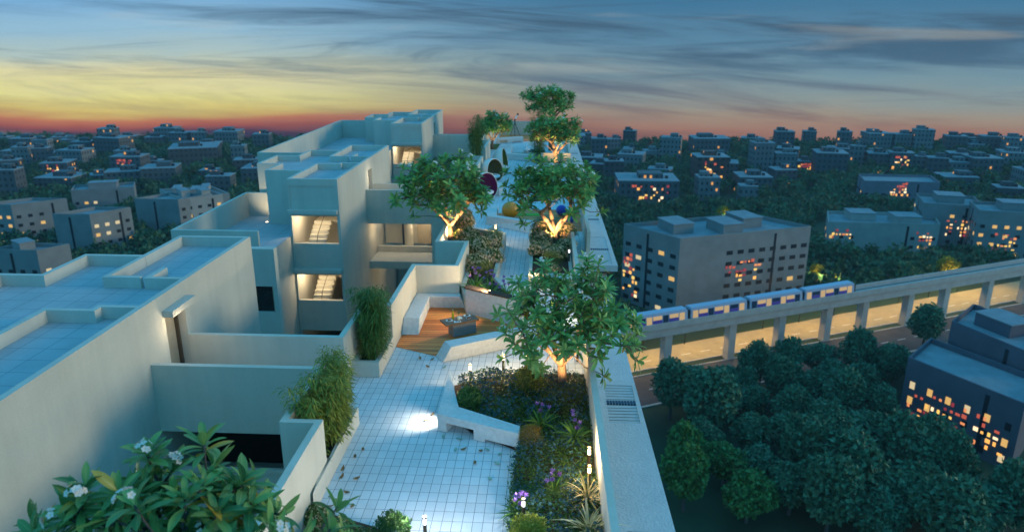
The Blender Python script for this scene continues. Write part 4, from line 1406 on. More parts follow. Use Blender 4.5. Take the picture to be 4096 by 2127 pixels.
shrub('fluffy olive shrub at the front of the right planter', (.10, 27.0, .40), (.42, .40, .40), 5200, 'olive', 8, .07, nd_t, group=GS)
GF = 'white flowering shrubs'
FS = [('left', -2.80, 26.2, .45, .55, .6, 'white flowered shrub right behind the purple lilies'), ('l', -2.35, 27.2, .45, .52, .55, 'white flowered shrub leaning over the left path edge'),
      ('l', -2.95, 28.4, .45, .6, .7, 'white flowered shrub filling the middle of the left planter'), ('l', -2.45, 29.3, .45, .5, .6, 'white flowered shrub in front of the fluffy yellow one'),
      ('l', -3.55, 29.7, .5, .6, .72, 'white flowered shrub right of the left plumeria trunk'), ('l', -4.15, 30.9, .5, .34, .42, 'small white flowered shrub at the foot of the left plumeria'),
      ('l', -3.9, 31.9, .5, .42, .8, 'white flowered shrub beside the brown planter block'), ('l', -4.0, 33.6, .3, .36, .75, 'farthest left white flowered shrub by the path bend'),
      ('r', -.35, 28.6, .4, .48, .55, 'white flowered shrub bulging over the right planter edge'), ('r', .25, 28.3, .4, .45, .5, 'white flowered shrub in front of the lit plumeria trunk'),
      ('r', -.30, 30.0, .4, .52, .62, 'white flowered shrub left of the middle plumeria trunk'), ('r', .72, 29.2, .4, .40, .55, 'white flowered shrub spilling over the right parapet'),
      ('r', -.35, 31.6, .4, .46, .62, 'white flowered shrub beside the palm fronds'), ('r', .72, 31.3, .4, .45, .65, 'white flowered shrub right of the middle plumeria trunk'),
      ('r', .1, 26.55, .4, .3, .3, 'low white flowered shrub at the near end of the right planter')]
for i, (s_, x, y, z, rr, hh, lab) in enumerate(FS):
    shrub(lab, (x, y, z), (rr, rr, hh * .62), 2600, 'shrubg', 20 + i, .075, ov_t, 620, fr=.040, group=GF, name='flowering_shrub')
for i, (x, y, rr, lab) in enumerate(((-3.95, 11.2, .36, 'low blush flowered shrub filling the corner bed at the bottom'), (-4.45, 11.75, .26, 'small blush flowered shrub against the parapet at the lower left'), (-3.35, 11.0, .30, 'low blush flowered shrub next to the dark green ball shrub'))):
    shrub(lab, (x, y, .02), (rr, rr, rr * .6), 2600, 'shrubg', 50 + i, .042, ov_t, 190, fr=.022, group='blush flowered shrubs', name='flowering_shrub')

# blue ground cover
g = np.random.default_rng(99)
M['cover'] = mat_leaf('blue_cover_petal', (0.010, 0.055, 0.070), (0.10, 0.22, 0.22), None, .5, .15)
M['coverg'] = mat_leaf('cover_leaf', (0.025, 0.075, 0.012), (0.13, 0.20, 0.025), None, .5, .25)
cup_v, cup_f = [], []
for ring, (rr, zz, npet) in enumerate(((.35, .55, 5), (.75, .35, 6), (1.0, .05, 7))):
    for k in range(npet):
        a = 2 * PI * k / npet + ring * .5
        w_ = .55 * rr
        ca_, sa_ = math.cos(a), math.sin(a)
        b_ = len(cup_v)
        cup_v += [(ca_ * .12, sa_ * .12, 0), (ca_ * rr * .6 - sa_ * w_, sa_ * rr * .6 + ca_ * w_, zz * .75), (ca_ * rr, sa_ * rr, zz), (ca_ * rr * .6 + sa_ * w_, sa_ * rr * .6 - ca_ * w_, zz * .75)]
        cup_f.append((b_, b_ + 3, b_ + 2, b_ + 1))
cup_v, cup_u = np.array(cup_v), np.zeros((len(cup_v), 2))
bedpoly = [(-2.36, 17.35), (-2.12, 16.0), (-1.95, 15.72), (-0.52, 14.90), (-0.60, 14.3), (-0.72, 13.6), (-0.66, 9.6), (1.10, 9.6), (1.0, 18.2), (-.9, 18.15)]


def inside(px, py, poly):
    r_ = np.zeros(len(px), bool)
    j = len(poly) - 1
    for i in range(len(poly)):
        xi, yi = poly[i]
        xj, yj = poly[j]
        c = ((yi > py) != (yj > py)) & (px < (xj - xi) * (py - yi) / (yj - yi + 1e-12) + xi)
        r_ ^= c
        j = i
    return r_


def cover_h(x, y):
    h = .24 + .09 * np.sin(2.3 * x + 1.1 * y) + .08 * np.sin(3.1 * y - 1.7 * x + 1) + .04 * np.sin(7 * x + 5 * y)
    h = h + .42 * np.exp(-(((x + 1.25) / .75) ** 2 + ((y - 17.1) / .8) ** 2)) + .1 * np.exp(-(((x - .5) / .5) ** 2 + ((y - 16) / 1) ** 2))
    return h


n_ = 15000
x_, y_ = g.uniform(-2.5, 1.15, n_), g.uniform(10.0, 18.4, n_)
ok = inside(x_, y_, bedpoly)
for cx_, cy_, cr_ in ((-1.93, 16.0, .3), (.19, 12.75, .22), (.87, 12.7, .16), (.83, 11.7, .12), (-.28, 11.1, .3)):
    ok &= np.hypot(x_ - cx_, y_ - cy_) > cr_
x_, y_ = x_[ok], y_[ok]
keep, cells = [], {}
for i in range(len(x_)):
    c = (int(x_[i] / .052), int(y_[i] / .06))
    if c not in cells:
        cells[c] = 1
        keep.append(i)
x_, y_ = x_[keep], y_[keep]
m_ = len(x_)
bare = np.sin(5.3 * x_ + 3.1 * y_) + np.sin(4.1 * y_ - 6 * x_ + 2) > 1.35
z_ = cover_h(x_, y_) + g.uniform(-.07, .03, m_)
s_ = ~bare & (g.random(m_) < .72)
Z = np.stack([g.normal(0, .35, m_), g.normal(-.15, .35, m_), np.ones(m_)], 1)
Z /= np.linalg.norm(Z, axis=1)[:, None]
X = np.cross(Z, g.normal(0, 1, Z.shape))
X /= np.linalg.norm(X, axis=1)[:, None]
Mx = np.stack([X, np.cross(Z, X), Z], axis=2)
cv_ = thing('ground_cover', None, None)
cm2 = MB().scatter(cup_v, cup_f, cup_u, (Mx * (.036 * g.uniform(.65, 1.25, m_))[:, None, None])[s_], np.stack([x_, y_, z_], 1)[s_], np.clip(g.normal(.5, .27, m_), 0, 1)[s_])
o = cm2.build('flower_heads', M['cover'], cv_, uv=True)
nn = m_ * 8
ii = g.integers(0, m_, nn)
P = np.stack([x_[ii] + g.normal(0, .05, nn), y_[ii] + g.normal(0, .05, nn), 0 * z_[ii]], 1)
P[:, 2] = cover_h(P[:, 0], P[:, 1]) * g.uniform(.35, 1.0, nn) + .0
D = np.stack([g.normal(0, 1, nn), g.normal(0, 1, nn), g.uniform(-.1, .9, nn)], 1)
MB().scatter(ov_t[0], ov_t[1], ov_t[2], frames(D) * (.058 * g.uniform(.6, 1.2, nn))[:, None, None], P).build('leaf_mat', M['coverg'], cv_, smooth=True, uv=True)
tag(cv_, 'dense bed of blue flowered ground cover beside the right parapet', 'ground cover', kind='stuff')

# strap leaved purple lilies, variegated grass, palm
M['strap'] = mat_leaf('strap_leaf', (0.05, 0.13, 0.015), (0.20, 0.33, 0.04), None, .4, .25)
M['purple'] = mat_leaf('purple_petal', (0.12, 0.055, 0.24), (0.36, 0.19, 0.52), None, .5, .3)
M['varieg'] = mat_leaf('striped_blade', (0.34, 0.27, 0.08), (0.85, 0.72, 0.40), (0.10, 0.10, 0.03), .5, .25)
M['palm'] = mat_leaf('palm_leaflet', (0.02, 0.08, 0.03), (0.07, 0.18, 0.05), None, .4, .2)
sprof = lambda t0: np.interp(t0, (0, .3, .7, 1), (.8, 1, .8, .05))
ST = [leaf_tpl(1.0, .052, 6, d, .35, sprof) for d in (.35, .8, 1.3)]
VT = [leaf_tpl(1.0, .026, 7, d, .3, sprof) for d in (.6, 1.2, 1.9)]
lil_t = leaf_tpl(1.0, .22, 3, -.35, .2, lambda t0: np.interp(t0, (0, .6, 1), (.3, 1, .1)))


def lily(label, base, L, n, n_fl, seed):
    g = np.random.default_rng(seed)
    t_ = thing('purple_lily', label, 'lily', base, 0, 'purple lily clumps')
    lf_ = MB()
    az = np.arange(n) * 2.399
    el = np.linspace(.35, 1.35, n) + g.normal(0, .08, n)
    D = np.stack([np.cos(az) * np.cos(el), np.sin(az) * np.cos(el), np.sin(el)], 1)
    Mx = frames(D) * (L * g.uniform(.75, 1.1, n))[:, None, None]
    h = g.integers(0, 3, n)
    P = D * .03
    for k in range(3):
        lf_.scatter(ST[k][0], ST[k][1], ST[k][2], Mx[h == k], P[h == k])
    lf_.build('leaves', M['strap'], t_, smooth=True, uv=True)
    for k in range(n_fl):
        a = g.random() * 6.28
        hh, rr = L * g.uniform(.55, 1.15), L * g.uniform(.05, .42)
        p_ = np.array((rr * math.cos(a), rr * math.sin(a), hh))
        fl_ = MB()
        ax = p_ * .5 + g.normal(0, .25, 3) + (0, -.35, .25)
        ax /= np.linalg.norm(ax)
        b1 = np.cross(ax, (.2, .9, .3)); b1 /= np.linalg.norm(b1)
        b2 = np.cross(ax, b1)
        aa = np.arange(6) * 1.0472
        Dd = np.cos(aa)[:, None] * b1 * .8 + np.sin(aa)[:, None] * b2 * .8 + ax * .65
        fl_.scatter(lil_t[0], lil_t[1], lil_t[2], frames(Dd, np.tile(ax, (6, 1))) * .088, np.tile(p_, (6, 1)))
        o = fl_.build('flower', M['purple'], t_, smooth=True, uv=True)
        MB().tube([(0, 0, 0), tuple(p_ * (.4, .4, .6)), tuple(p_)], .005, 4).build('stalk', M['strap'], o)
    return t_


lily('purple lily clump behind the feathery russet shrub', (-.12, 15.35, .12), .55, 26, 4, 1)
lily('purple lily clump against the right parapet above the lit bollard pair', (.66, 14.75, .12), .60, 30, 6, 2)
lily('purple lily clump in the middle of the blue ground cover', (.19, 12.75, .08), .50, 30, 6, 3)
lily('purple lily clump at the tile edge above the pale bollard', (-.50, 12.05, .08), .46, 28, 6, 4)
lily('leftmost purple lily on the grey planter rim', (-2.55, 23.9, .5), .78, 34, 8, 5)
lily('middle purple lily on the grey planter rim', (-1.98, 23.35, .5), .78, 34, 9, 6)
lily('rightmost purple lily on the planter rim, half under plumeria leaves', (-1.40, 22.85, .5), .74, 32, 9, 7)


def blades(label, base, L, n, seed):
    g = np.random.default_rng(seed)
    t_ = thing('ribbon_grass', label, 'ornamental grass', base, 0, 'striped ribbon grass tufts')
    lf_ = MB()
    az = np.arange(n) * 2.399 + g.normal(0, .2, n)
    el = np.linspace(.45, 1.45, n) + g.normal(0, .1, n)
    D = np.stack([np.cos(az) * np.cos(el), np.sin(az) * np.cos(el), np.sin(el)], 1)
    Mx = frames(D) * (L * g.uniform(.6, 1.15, n))[:, None, None]
    h = g.integers(0, 3, n)
    for k in range(3):
        lf_.scatter(VT[k][0], VT[k][1], VT[k][2], Mx[h == k], (D * .05)[h == k])
    lf_.build('blades', M['varieg'], t_, smooth=True, uv=True)
    MB().lathe([(.03, 0), (.05, .04), (.03, .1)], 8).build('tuft_base', M['strap'], t_)
    return t_


blades('striped cream grass tuft around the lower lit bollard', (.84, 12.55, .08), .62, 60, 1)
blades('striped cream grass tuft lowest by the right parapet', (.82, 11.55, .08), .66, 62, 2)

pt_ = thing('cycad_palm', 'dark feathery palm behind the middle plumeria trunk', 'palm', (0.05, 32.0, .4))
g = np.random.default_rng(5)
MB().lathe([(.12, 0), (.16, .2), (.10, .42)], 10).build('trunk', M['twig'], pt_)
pf = leaf_tpl(1.0, .05, 2, .3, .2)
for k in range(17):
    a, el = k * 2.399, .25 + .9 * ((k * 7) % 17) / 17
    ln_ = 1.35
    tt = np.linspace(0, 1, 26)
    d = np.array((math.cos(a), math.sin(a)))
    pts = np.stack([d[0] * tt * ln_ * math.cos(el), d[1] * tt * ln_ * math.cos(el), .4 + ln_ * (tt * math.sin(el) - .55 * tt ** 2)], 1)
    fr_ = MB()
    fr_.tube(pts[::5], .009, 4)
    tg = np.gradient(pts, axis=0)
    tg /= np.linalg.norm(tg, axis=1)[:, None]
    sd_ = np.cross(tg, (0, 0, 1.0))
    for s2 in (-1, 1):
        D = tg * .45 + sd_ * s2 + np.array((0, 0, .15))
        fr_.scatter(pf[0], pf[1], pf[2], frames(D) * (.30 * np.sin(PI * (.12 + .86 * tt)))[:, None, None], pts, g.random(26))
    fr_.build('frond', M['palm'], pt_, uv=True)

# ------------------------------------------------------------------ the city below
GZ = -56.0
mg, N = new_mat('city_ground')
pos = wpos(N)
finish(N, N.ramp(N.noise(pos, .03, 5, .6), [(.3, (.006, .018, .010, 1)), (.55, (.016, .050, .022, 1)), (.8, (.03, .06, .03, 1))]), .95)
gv, gf = [], []
xs = [-3000, -900, -450, -200, 0, 200, 450, 900, 3000]
ys = [-600, -100, 0, 100, 300, 440, 465, 485, 520, 700, 1200, 3000]
for y in ys:
    dz_ = 0 if y <= 465 else -(y - 465) * (0.16 + 0.06 * min(1, (y - 465) / 100))
    for x in xs:
        gv.append((x, y, GZ + dz_))
for j in range(len(ys) - 1):
    for i in range(len(xs) - 1):
        a = j * len(xs) + i
        gf.append((a, a + 1, a + 1 + len(xs), a + len(xs)))
tag(MB().add(gv, gf).build('ground', mg), kind='structure')

# railway viaduct, highway below it
VD = np.array((.909, .418)); VN = np.array((-VD[1], VD[0]))
V0 = np.array((17.9, 132.0))
vp = lambda s, n: tuple(V0 + VD * s + VN * n)
M['asph'] = mat_plain('asphalt', (.055, .055, .058), .85, .2, .4)
M['hwy'] = mat_plain('highway_concrete', (.32, .27, .15), .8, .12, .5)
M['vconc'] = mat_plain('viaduct_concrete', (.36, .36, .35), .85, .12, .6)
tag(MB().sheet([vp(-80, 3.4), vp(170, 3.4), vp(170, 14.5), vp(-80, 10.0)], GZ + .02).build('highway', M['hwy']), kind='structure')
tag(MB().sheet([vp(-80, -10.0), vp(170, -10.0), vp(170, 1.0), vp(-80, 1.0)], GZ + .02).build('side_road', M['asph']), kind='structure')
mk = MB()
for k in range(40):
    mk.sheet([vp(-60 + k * 5, 6.6), vp(-57.6 + k * 5, 6.6), vp(-57.6 + k * 5, 6.75), vp(-60 + k * 5, 6.75)], GZ + .026)
    mk.sheet([vp(-60 + k * 5, -4.6), vp(-57.6 + k * 5, -4.6), vp(-57.6 + k * 5, -4.45), vp(-60 + k * 5, -4.45)], GZ + .026)
tag(mk.build('lane_markings', M['white']), kind='structure')
M['kerb'] = mat_plain('kerb', (.42, .40, .36), .85, .1, 1)
mk = MB()
for n0, n1 in ((3.1, 3.4), (-10.5, -10.0), (1.0, 1.25)):
    mk.prism([vp(-80, n0), vp(170, n0), vp(170, n1), vp(-80, n1)], GZ, GZ + .16)
tag(mk.build('kerb', M['kerb']), kind='structure')
vd = thing('railway_viaduct', 'long elevated concrete railway deck on square piers above the glowing road', 'viaduct', (V0[0], V0[1], GZ))
VO = lambda s, n: tuple(VD * s + VN * n)
MB().prism([VO(-80, .3), VO(170, .3), VO(170, 3.2), VO(-80, 3.2)], 8.2, 10.0).build('girder', M['vconc'], vd)
MB().prism([VO(-80, -.1), VO(170, -.1), VO(170, 3.7), VO(-80, 3.7)], 10.0, 10.5).build('deck', M['vconc'], vd)
for n0 in (-.1, 3.45):
    MB().prism([VO(-80, n0), VO(170, n0), VO(170, n0 + .25), VO(-80, n0 + .25)], 10.502, 11.3).build('parapet', M['vconc'], vd)
mk = MB()
for n0 in (1.0, 2.4):
    mk.prism([VO(-80, n0), VO(170, n0), VO(170, n0 + .12), VO(-80, n0 + .12)], 10.501, 10.65)
mk.build('rails', M['rail'], vd)
for s in (-22.5, -8, 6.7, 22.5, 35.5, 48.6, 59.2, 73.2, 85.0, 100, 114, 128, 142):
    MB().prism([VO(s, .9), VO(s + 1.7, .9), VO(s + 1.7, 2.6), VO(s, 2.6)], 0.02, 8.198).build('pier', M['vconc'], vd)
# assumed street lamps, added to light the road
def assumed_street_lamp(s, n, lab, e):
    x, y = vp(s, n)
    o = thing('assumed_street_lamp', lab, 'street lamp', (x, y, GZ + .02), math.atan2(VD[1], VD[0]), 'assumed street lamps along the highway')
    MB().tube([(0, 0, 0), (0, 0, 6.6), (0, -.5, 7.2), (0, -3.0, 7.35)], [.11, .08, .07, .06], 8).build('pole', M['black'], o)
    MB().box(-.14, .14, -3.4, -2.8, 7.26, 7.4).build('lamp_head', M['lampglow'], o)
    lx, ly = vp(s, n - 3.2)
    lamp('assumed_street_light', 'SPOT', (lx, ly, GZ + 7.0), e, (1, .56, .14), aim=(0, 0, -1), spot=156, blend=.25, size=.3)
ORDT = ['twenty', 'thirty', 'forty', 'fifty']
ORD = ['first', 'second', 'third', 'fourth', 'fifth', 'sixth', 'seventh', 'eighth', 'ninth', 'tenth', 'eleventh', 'twelfth', 'thirteenth', 'fourteenth', 'fifteenth', 'sixteenth', 'seventeenth', 'eighteenth', 'nineteenth', 'twentieth']
ORD += [a_ + '-' + b_ for a_ in ORDT for b_ in ORD[:9]]

for k in range(13):
    assumed_street_lamp(-14 + k * 11.0, 10.4 + k * .3, 'slim assumed street lamp on the far side of the highway, ' + ORD[k] + ' from the left', 2900)

# the train
mt, N = new_mat('train_body')
tc = N.n('ShaderNodeTexCoord').outputs['Object']
finish(N, (.34, .40, .52, 1), .35, spec=.5)
M['train'] = mt
M['tviolet'] = mat_plain('violet_panel', (.10, .06, .34), .4, .05, 2)
M['twin'] = mat_emit('train_window', (1.0, .68, .32), .5)
M['tdark'] = mat_plain('train_glass', (.03, .05, .09), .2, .2, 1)
tr = thing('metro_train', 'pale metro train with violet panels and lit windows on the viaduct', 'train', (V0[0], V0[1], GZ))
ang = math.atan2(VD[1], VD[0])
for k in range(5):
    s0 = 56.0 - (k + 1) * 14.6
    cz = MB().prism([VO(s0, .55), VO(s0 + 13.9, .55), VO(s0 + 13.9, 3.05), VO(s0, 3.05)], 10.75, 13.0, [VO(s0 + .1, .75), VO(s0 + 13.8, .75), VO(s0 + 13.8, 2.85), VO(s0 + .1, 2.85)]).build('carriage', M['train'], tr)
    MB().prism([VO(s0 + .2, .9), VO(s0 + 13.7, .9), VO(s0 + 13.7, 2.7), VO(s0 + .2, 2.7)], 13.002, 13.2).build('roof_unit', M['train'], cz)
    MB().prism([VO(s0 + 13.9, 1.0), VO(s0 + 14.6, 1.0), VO(s0 + 14.6, 2.6), VO(s0 + 13.9, 2.6)], 10.9, 12.7).build('gangway', M['black'], cz)
    for j in range(7):
        a = s0 + .5 + j * 1.9
        lit = (j + k) % 3 != 1
        if j % 2 == 0:
            MB().prism([VO(a, .50), VO(a + 1.2, .50), VO(a + 1.2, .6), VO(a, .6)], 10.95, 12.6, [VO(a, .63), VO(a + 1.2, .63), VO(a + 1.2, .75), VO(a, .75)]).build('door', M['twin'] if lit else M['tdark'], cz)
        else:
            MB().prism([VO(a - .4, .55), VO(a + 1.6, .55), VO(a + 1.6, .65), VO(a - .4, .65)], 11.85, 12.6, [VO(a - .4, .62), VO(a + 1.6, .62), VO(a + 1.6, .75), VO(a - .4, .75)]).build('window', M['twin'] if lit else M['tdark'], cz)
            MB().prism([VO(a - .5, .50), VO(a + 1.7, .50), VO(a + 1.7, .6), VO(a - .5, .6)], 10.85, 11.8, [VO(a - .5, .58), VO(a + 1.7, .58), VO(a + 1.7, .68), VO(a - .5, .68)]).build('panel', M['tviolet'], cz)

# park trees ---------------------------------------------------------
M['tree'] = mat_leaf('park_leaf', (.018, .095, .055), (.075, .23, .125), None, .6, .15)
M['treeg'] = mat_leaf('park_leaf_green', (.020, .110, .030), (.080, .25, .06), None, .6, .15)
quad_t = (np.array([(0, 0, 0), (.5, -.35, .12), (1, 0, 0), (.5, .35, .12)]), [(0, 1, 2, 3)], np.zeros((4, 2)))


def crown_mesh(seed, rad, hgt, n, size, m):
    g = np.random.default_rng(seed)
    lobes = [(np.array((0, 0, 0)), 1.0)]
    for k in range(9):
        d = g.normal(0, 1, 3); d /= np.linalg.norm(d); d[2] = abs(d[2]) * .9 - .15
        lobes.append((d * .62, g.uniform(.38, .56)))
    P, Nn = [], []
    for c, r_ in lobes:
        m_ = int(n * r_ ** 2 / sum(l[1] ** 2 for l in lobes))
        d = g.normal(0, 1, (m_, 3)); d /= np.linalg.norm(d, axis=1)[:, None]
        rr = r_ * (.78 if r_ == 1.0 else 1) * g.uniform(.8, 1.05, m_)
        P.append(c + d * rr[:, None]); Nn.append(d)
    P, Nn = np.concatenate(P), np.concatenate(Nn)
    D = Nn * .35 + g.normal(0, .8, P.shape)
    Mx = frames(D, Nn + g.normal(0, .6, P.shape)) * (size * g.uniform(.6, 1.3, len(P)))[:, None, None]
    P = P * (rad, rad, hgt) + (0, 0, hgt * 1.0 + 1.6)
    return MB().scatter(quad_t[0], quad_t[1], quad_t[2], Mx, P, np.clip(g.normal(.5, .25, len(P)), 0, 1)).mesh('crown', m, False, True)


CR = [crown_mesh(i, 3.3, 3.9, 3600, .62, M['tree']) for i in range(4)] + [crown_mesh(9, 3.3, 3.4, 3600, .62, M['treeg'])]
TRK = MB().tube([(0, 0, 0), (.1, 0, 1.6), (.0, .1, 3.2), (.25, .1, 5.2)], [.28, .22, .18, .08], 7)
for k in range(4):
    a = k * 1.7
    TRK.tube([(0, .1, 2.6), (1.1 * math.cos(a), 1.1 * math.sin(a), 4.4)], [.12, .05], 5)
TRKM = TRK.mesh('trunk', M['barkd'])
PT_ = [(44.0, 125.0, .9), (36.5, 122.3, .85), (57.8, 124.0, 1.0), (52.5, 121.0, .9), (30.5, 115.5, .9), (41.5, 112.0, 1.0), (45.5, 108.5, 1.05), (56.5, 113.0, 1.0), (38.5, 104.5, 1.0), (58.8, 101.0, 1.1), (34.8, 90.0, 1.05), (38.5, 90.5, .95), (52.0, 91.0, 1.1), (62.0, 86.0, 1.2), (44.0, 83.5, 1.1), (65.0, 130.0, .9), (25.5, 103.0, .95), (46.0, 102.3, .9), (26.7, 122.5, 1), (21.9, 116.4, 1.15), (32.8, 122.8, 1), (39.6, 128.0, 1), (36.3, 116.6, 0.95), (27.2, 109.7, 1.25), (33.7, 104.7, 1.05), (46.3, 129.8, 1), (54.2, 135.5, 1), (60.5, 132.8, 1.1), (47.8, 120.3, 1.15), (50.8, 113.8, 1.1), (68.9, 135.5, 1.05), (81.8, 149.8, 1), (50.7, 105.1, 1.2), (20.7, 96.0, 1.1), (27.0, 96.7, 1.1), (39.3, 96.5, 1.15), (47.0, 96.5, 1.1), (52.6, 96.4, 1.2), (31.9, 96.1, 1), (42.2, 121.3, 1), (54.9, 128.8, 0.95), (19.9, 90.0, 1.1), (28.3, 88.0, 1.2), (43.1, 91.0, 1.2), (48.5, 87.4, 1.25), (57.9, 93.6, 1.1), (57.6, 85.2, 1.3), (38.0, 84.7, 1.2), (66.9, 91.2, 1.2), (51.6, 80.5, 1.2)]
ordt = sorted(range(len(PT_)), key=lambda i: -(PT_[i][1] - PT_[i][0] * .35))
rows = [ordt[i:i + 10] for i in range(0, len(ordt), 10)]
rown = ['roadside row', 'row behind the roadside row', 'middle row', 'row below the middle', 'second lowest row', 'lowest row']
for ri, rw_ in enumerate(rows):
    for ci, i in enumerate(sorted(rw_, key=lambda i: PT_[i][0] / PT_[i][1])):
        x, y, s = PT_[i]
        gt = y < 100 and x < 30
        lab = ('bright green' if gt else 'dark teal green') + ' round park tree, ' + ORD[ci] + ' from left in the ' + rown[ri]
        t_ = thing('park_tree', lab, 'tree', (x, y, GZ), i * 1.3, 'round trees of the park below')
        t_.scale = (s * (1 + .16 * math.sin(i * 5.3)), s * (1 + .16 * math.cos(i * 4.1)), s * (.95 + .2 * math.sin(i * 3.1)))
        for nm, me in (('trunk', TRKM), ('crown', CR[4] if gt else CR[i % 4])):
            o = bpy.data.objects.new(nm, me)
            COL.objects.link(o)
            o.parent = t_
# yellow flowering trees lit from inside by lamps
M['yellow'] = mat_leaf('yellow_blossom', (.18, .15, .01), (.52, .40, .03), None, .6, .3)
YC = crown_mesh(77, 2.6, 2.9, 1500, .6, M['yellow'])
for x, y, s, lab in ((72.5, 191.0, .9, 'yellow blossoming tree at the right end of the big apartment block'), (77.1, 189.0, .6, 'small yellow tree just right of the other yellow one beside the block'), (109.2, 195.5, 1.1, 'large yellow tree standing right behind the empty viaduct'), (62.4, 257.0, 1.0, 'yellow tree in the wood above the big apartment block')):
    t_ = thing('blossom_tree', lab, 'tree', (x, y, GZ), x, 'yellow trees')
    t_.scale = (s,) * 3
    for nm, me in (('trunk', TRKM), ('crown', YC)):
        o = bpy.data.objects.new(nm, me)
        COL.objects.link(o)
        o.parent = t_
    lamp('tree_floodlight', 'POINT', (x - .5, y - 4.0 * s, GZ + 4.5), 900 * s, (1, .85, .35), size=.4)

# buildings ----------------------------------------------------------
M['fac'] = [mat_facade('far_facade', (.068, .086, .10), 2.3, 2.6, .05, .42, 1, .8), mat_facade('far_facade_pale', (.125, .155, .17), 2.0, 2.6, .04, .40, 2, .8),
            mat_facade('far_facade_dark', (.05, .06, .07), 2.3, 2.8, .02, .5, 3, .8), mat_facade('far_facade_brick', (.10, .05, .045), 2.6, 2.9, .10, .55, 4, .8)]
M['bwall'] = mat_plain('block_wall', (.19, .205, .21), .85, .12, .3)
M['bwallw'] = mat_plain('block_wall_warm', (.30, .295, .28), .85, .10, .3)
M['bwallv'] = mat_plain('block_wall_mauve', (.17, .155, .19), .85, .12, .3)
M['broof'] = mat_plain('block_roof', (.20, .235, .26), .85, .15, .4)
M['navy'] = mat_plain('block_wall_navy', (.085, .09, .12), .85, .12, .3)
M['wdark'] = mat_plain('night_window', (.016, .02, .028), .25, .2, 1)
M['wlit'] = mat_emit('lit_window', (1.0, .60, .18), .75)
M['wlit2'] = mat_emit('pale_lit_window', (1.0, .80, .45), .7)
GLOW = [mat_emit('glow_' + n_, c, e) for n_, c, e in (('red', (.9, .16, .09), .6), ('amber', (1, .46, .10), 1.3), ('cream', (1, .74, .42), 1.5), ('yellow', (1, .62, .14), 1.2), ('crimson', (.6, .06, .08), .5), ('orange', (1, .34, .12), .9))]
occupied = []


def unit(v):
    v = np.array(v, float)
    return v / np.hypot(*v)


def shop_lights(parent, o, u, nrm, a0, a1, z0, z1, n, seed, sc=1.0):
    """a cluster of lit shop and flat windows on a facade"""
    g = np.random.default_rng(seed)
    used = set()
    for k in range(n):
        a, z = a0 + round(g.uniform(0, a1 - a0) / 1.05) * 1.05, z0 + round(g.uniform(0, z1 - z0) / 1.15) * 1.15
        w_, h_ = g.choice([.5, .85]) * sc, g.choice([.5, .8]) * sc
        if (a, z) in used:
            continue
        used.add((a, z))
        fr = (z - z0) / (z1 - z0)
        gi = g.choice([0, 4, 5, 0]) if fr > .75 else g.choice([1, 2, 3, 1, 2, 3, 4, 5])
        c = o + u * a + nrm * .06
        MB().obox((c[0], c[1]), u, w_, .1, z, z + h_).build('window', GLOW[gi], parent)


def block(label, p0, du, dv, h, wall='bwall', win=None, lit=.15, seed=0, rooms=1, shops=(), wr=(1.25, 1.0), storey=2.8, skip=None, roofh=1.0):
    """apartment block on a parallelogram footprint; p0 is the corner nearest the viewer"""
    g = np.random.default_rng(seed)
    p0, du, dv = (np.array(a, float) for a in (p0, du, dv))
    b = thing('apartment_block', label, 'building', (p0[0], p0[1], GZ), 0, 'apartment blocks below the terrace')
    z = np.zeros(2)
    fp = [z, du, du + dv, dv]
    ar = du[0] * dv[1] - du[1] * dv[0]
    MB().prism(fp, 0, h).build('wall', M[wall], b)
    ring = fp[::-1] if ar > 0 else fp
    MB().wall(ring, .3, h + .002, h + roofh, True).build('roof_parapet', M[wall], b)
    ctr = (du + dv) / 2
    MB().sheet([ctr + (q_ - ctr) * .985 for q_ in fp], h + .01).build('roof', M['broof'], b)
    for k in range(rooms):
        c = ctr + du * ((k + .5) / rooms - .5) * .8 + dv * .12 * (-1) ** k
        MB().obox((c[0], c[1]), du, np.hypot(*du) / rooms * .45, np.hypot(*dv) * .42, h + .02, h + 2.4).build('roof_room', M[wall], b)
        MB().obox((c[0], c[1]), du, np.hypot(*du) / rooms * .48, np.hypot(*dv) * .45, h + 2.402, h + 2.6).build('roof_slab', M['broof'], b)
    occupied.append((p0 + du / 2 + dv / 2, max(np.hypot(*du), np.hypot(*dv)) * .62))
    faces = [(z, du, 0), (z, dv, 1)]
    nw = 0
    for o, e, fi in faces:
        u = unit(e)
        nrm = np.array((u[1], -u[0]))
        if nrm @ (ctr - o) > 0:
            nrm = -nrm
        Lh = np.hypot(*e)
        cols = max(2, int(Lh / 3.0))
        for r_ in range(int((h - 1.0) / storey)):
            for c in range(cols):
                a = Lh * (c + .5) / cols
                zz = 1.0 + r_ * storey
                if skip and skip(fi, a / Lh, r_):
                    continue
                nw += 1
                if nw > 95:
                    break
                pos_ = o + u * a + nrm * .02
                m_ = M['wdark'] if g.random() > lit else (M['wlit'] if g.random() < .7 else M['wlit2'])
                MB().obox((pos_[0], pos_[1]), u, wr[0], .08, zz, zz + wr[1]).build('window', m_, b)
        # a dark vertical joint breaks the long face
        if Lh > 9:
            pos_ = o + u * Lh * (.72 if fi == 0 else .55) + nrm * .01
            MB().obox((pos_[0], pos_[1]), u, .7, .06, 0, h).build('joint', M['wdark'], b)
    for fi, a0, a1, z0, z1, n, sd, sc in shops:
        o, e, _ = faces[fi]
        u = unit(e)
        nrm = np.array((u[1], -u[0]))
        if nrm @ (ctr - o) > 0:
            nrm = -nrm
        Lh = np.hypot(*e)
        shop_lights(b, o, u, nrm, a0 * Lh, a1 * Lh, z0, z1, n, sd, sc)
    return b


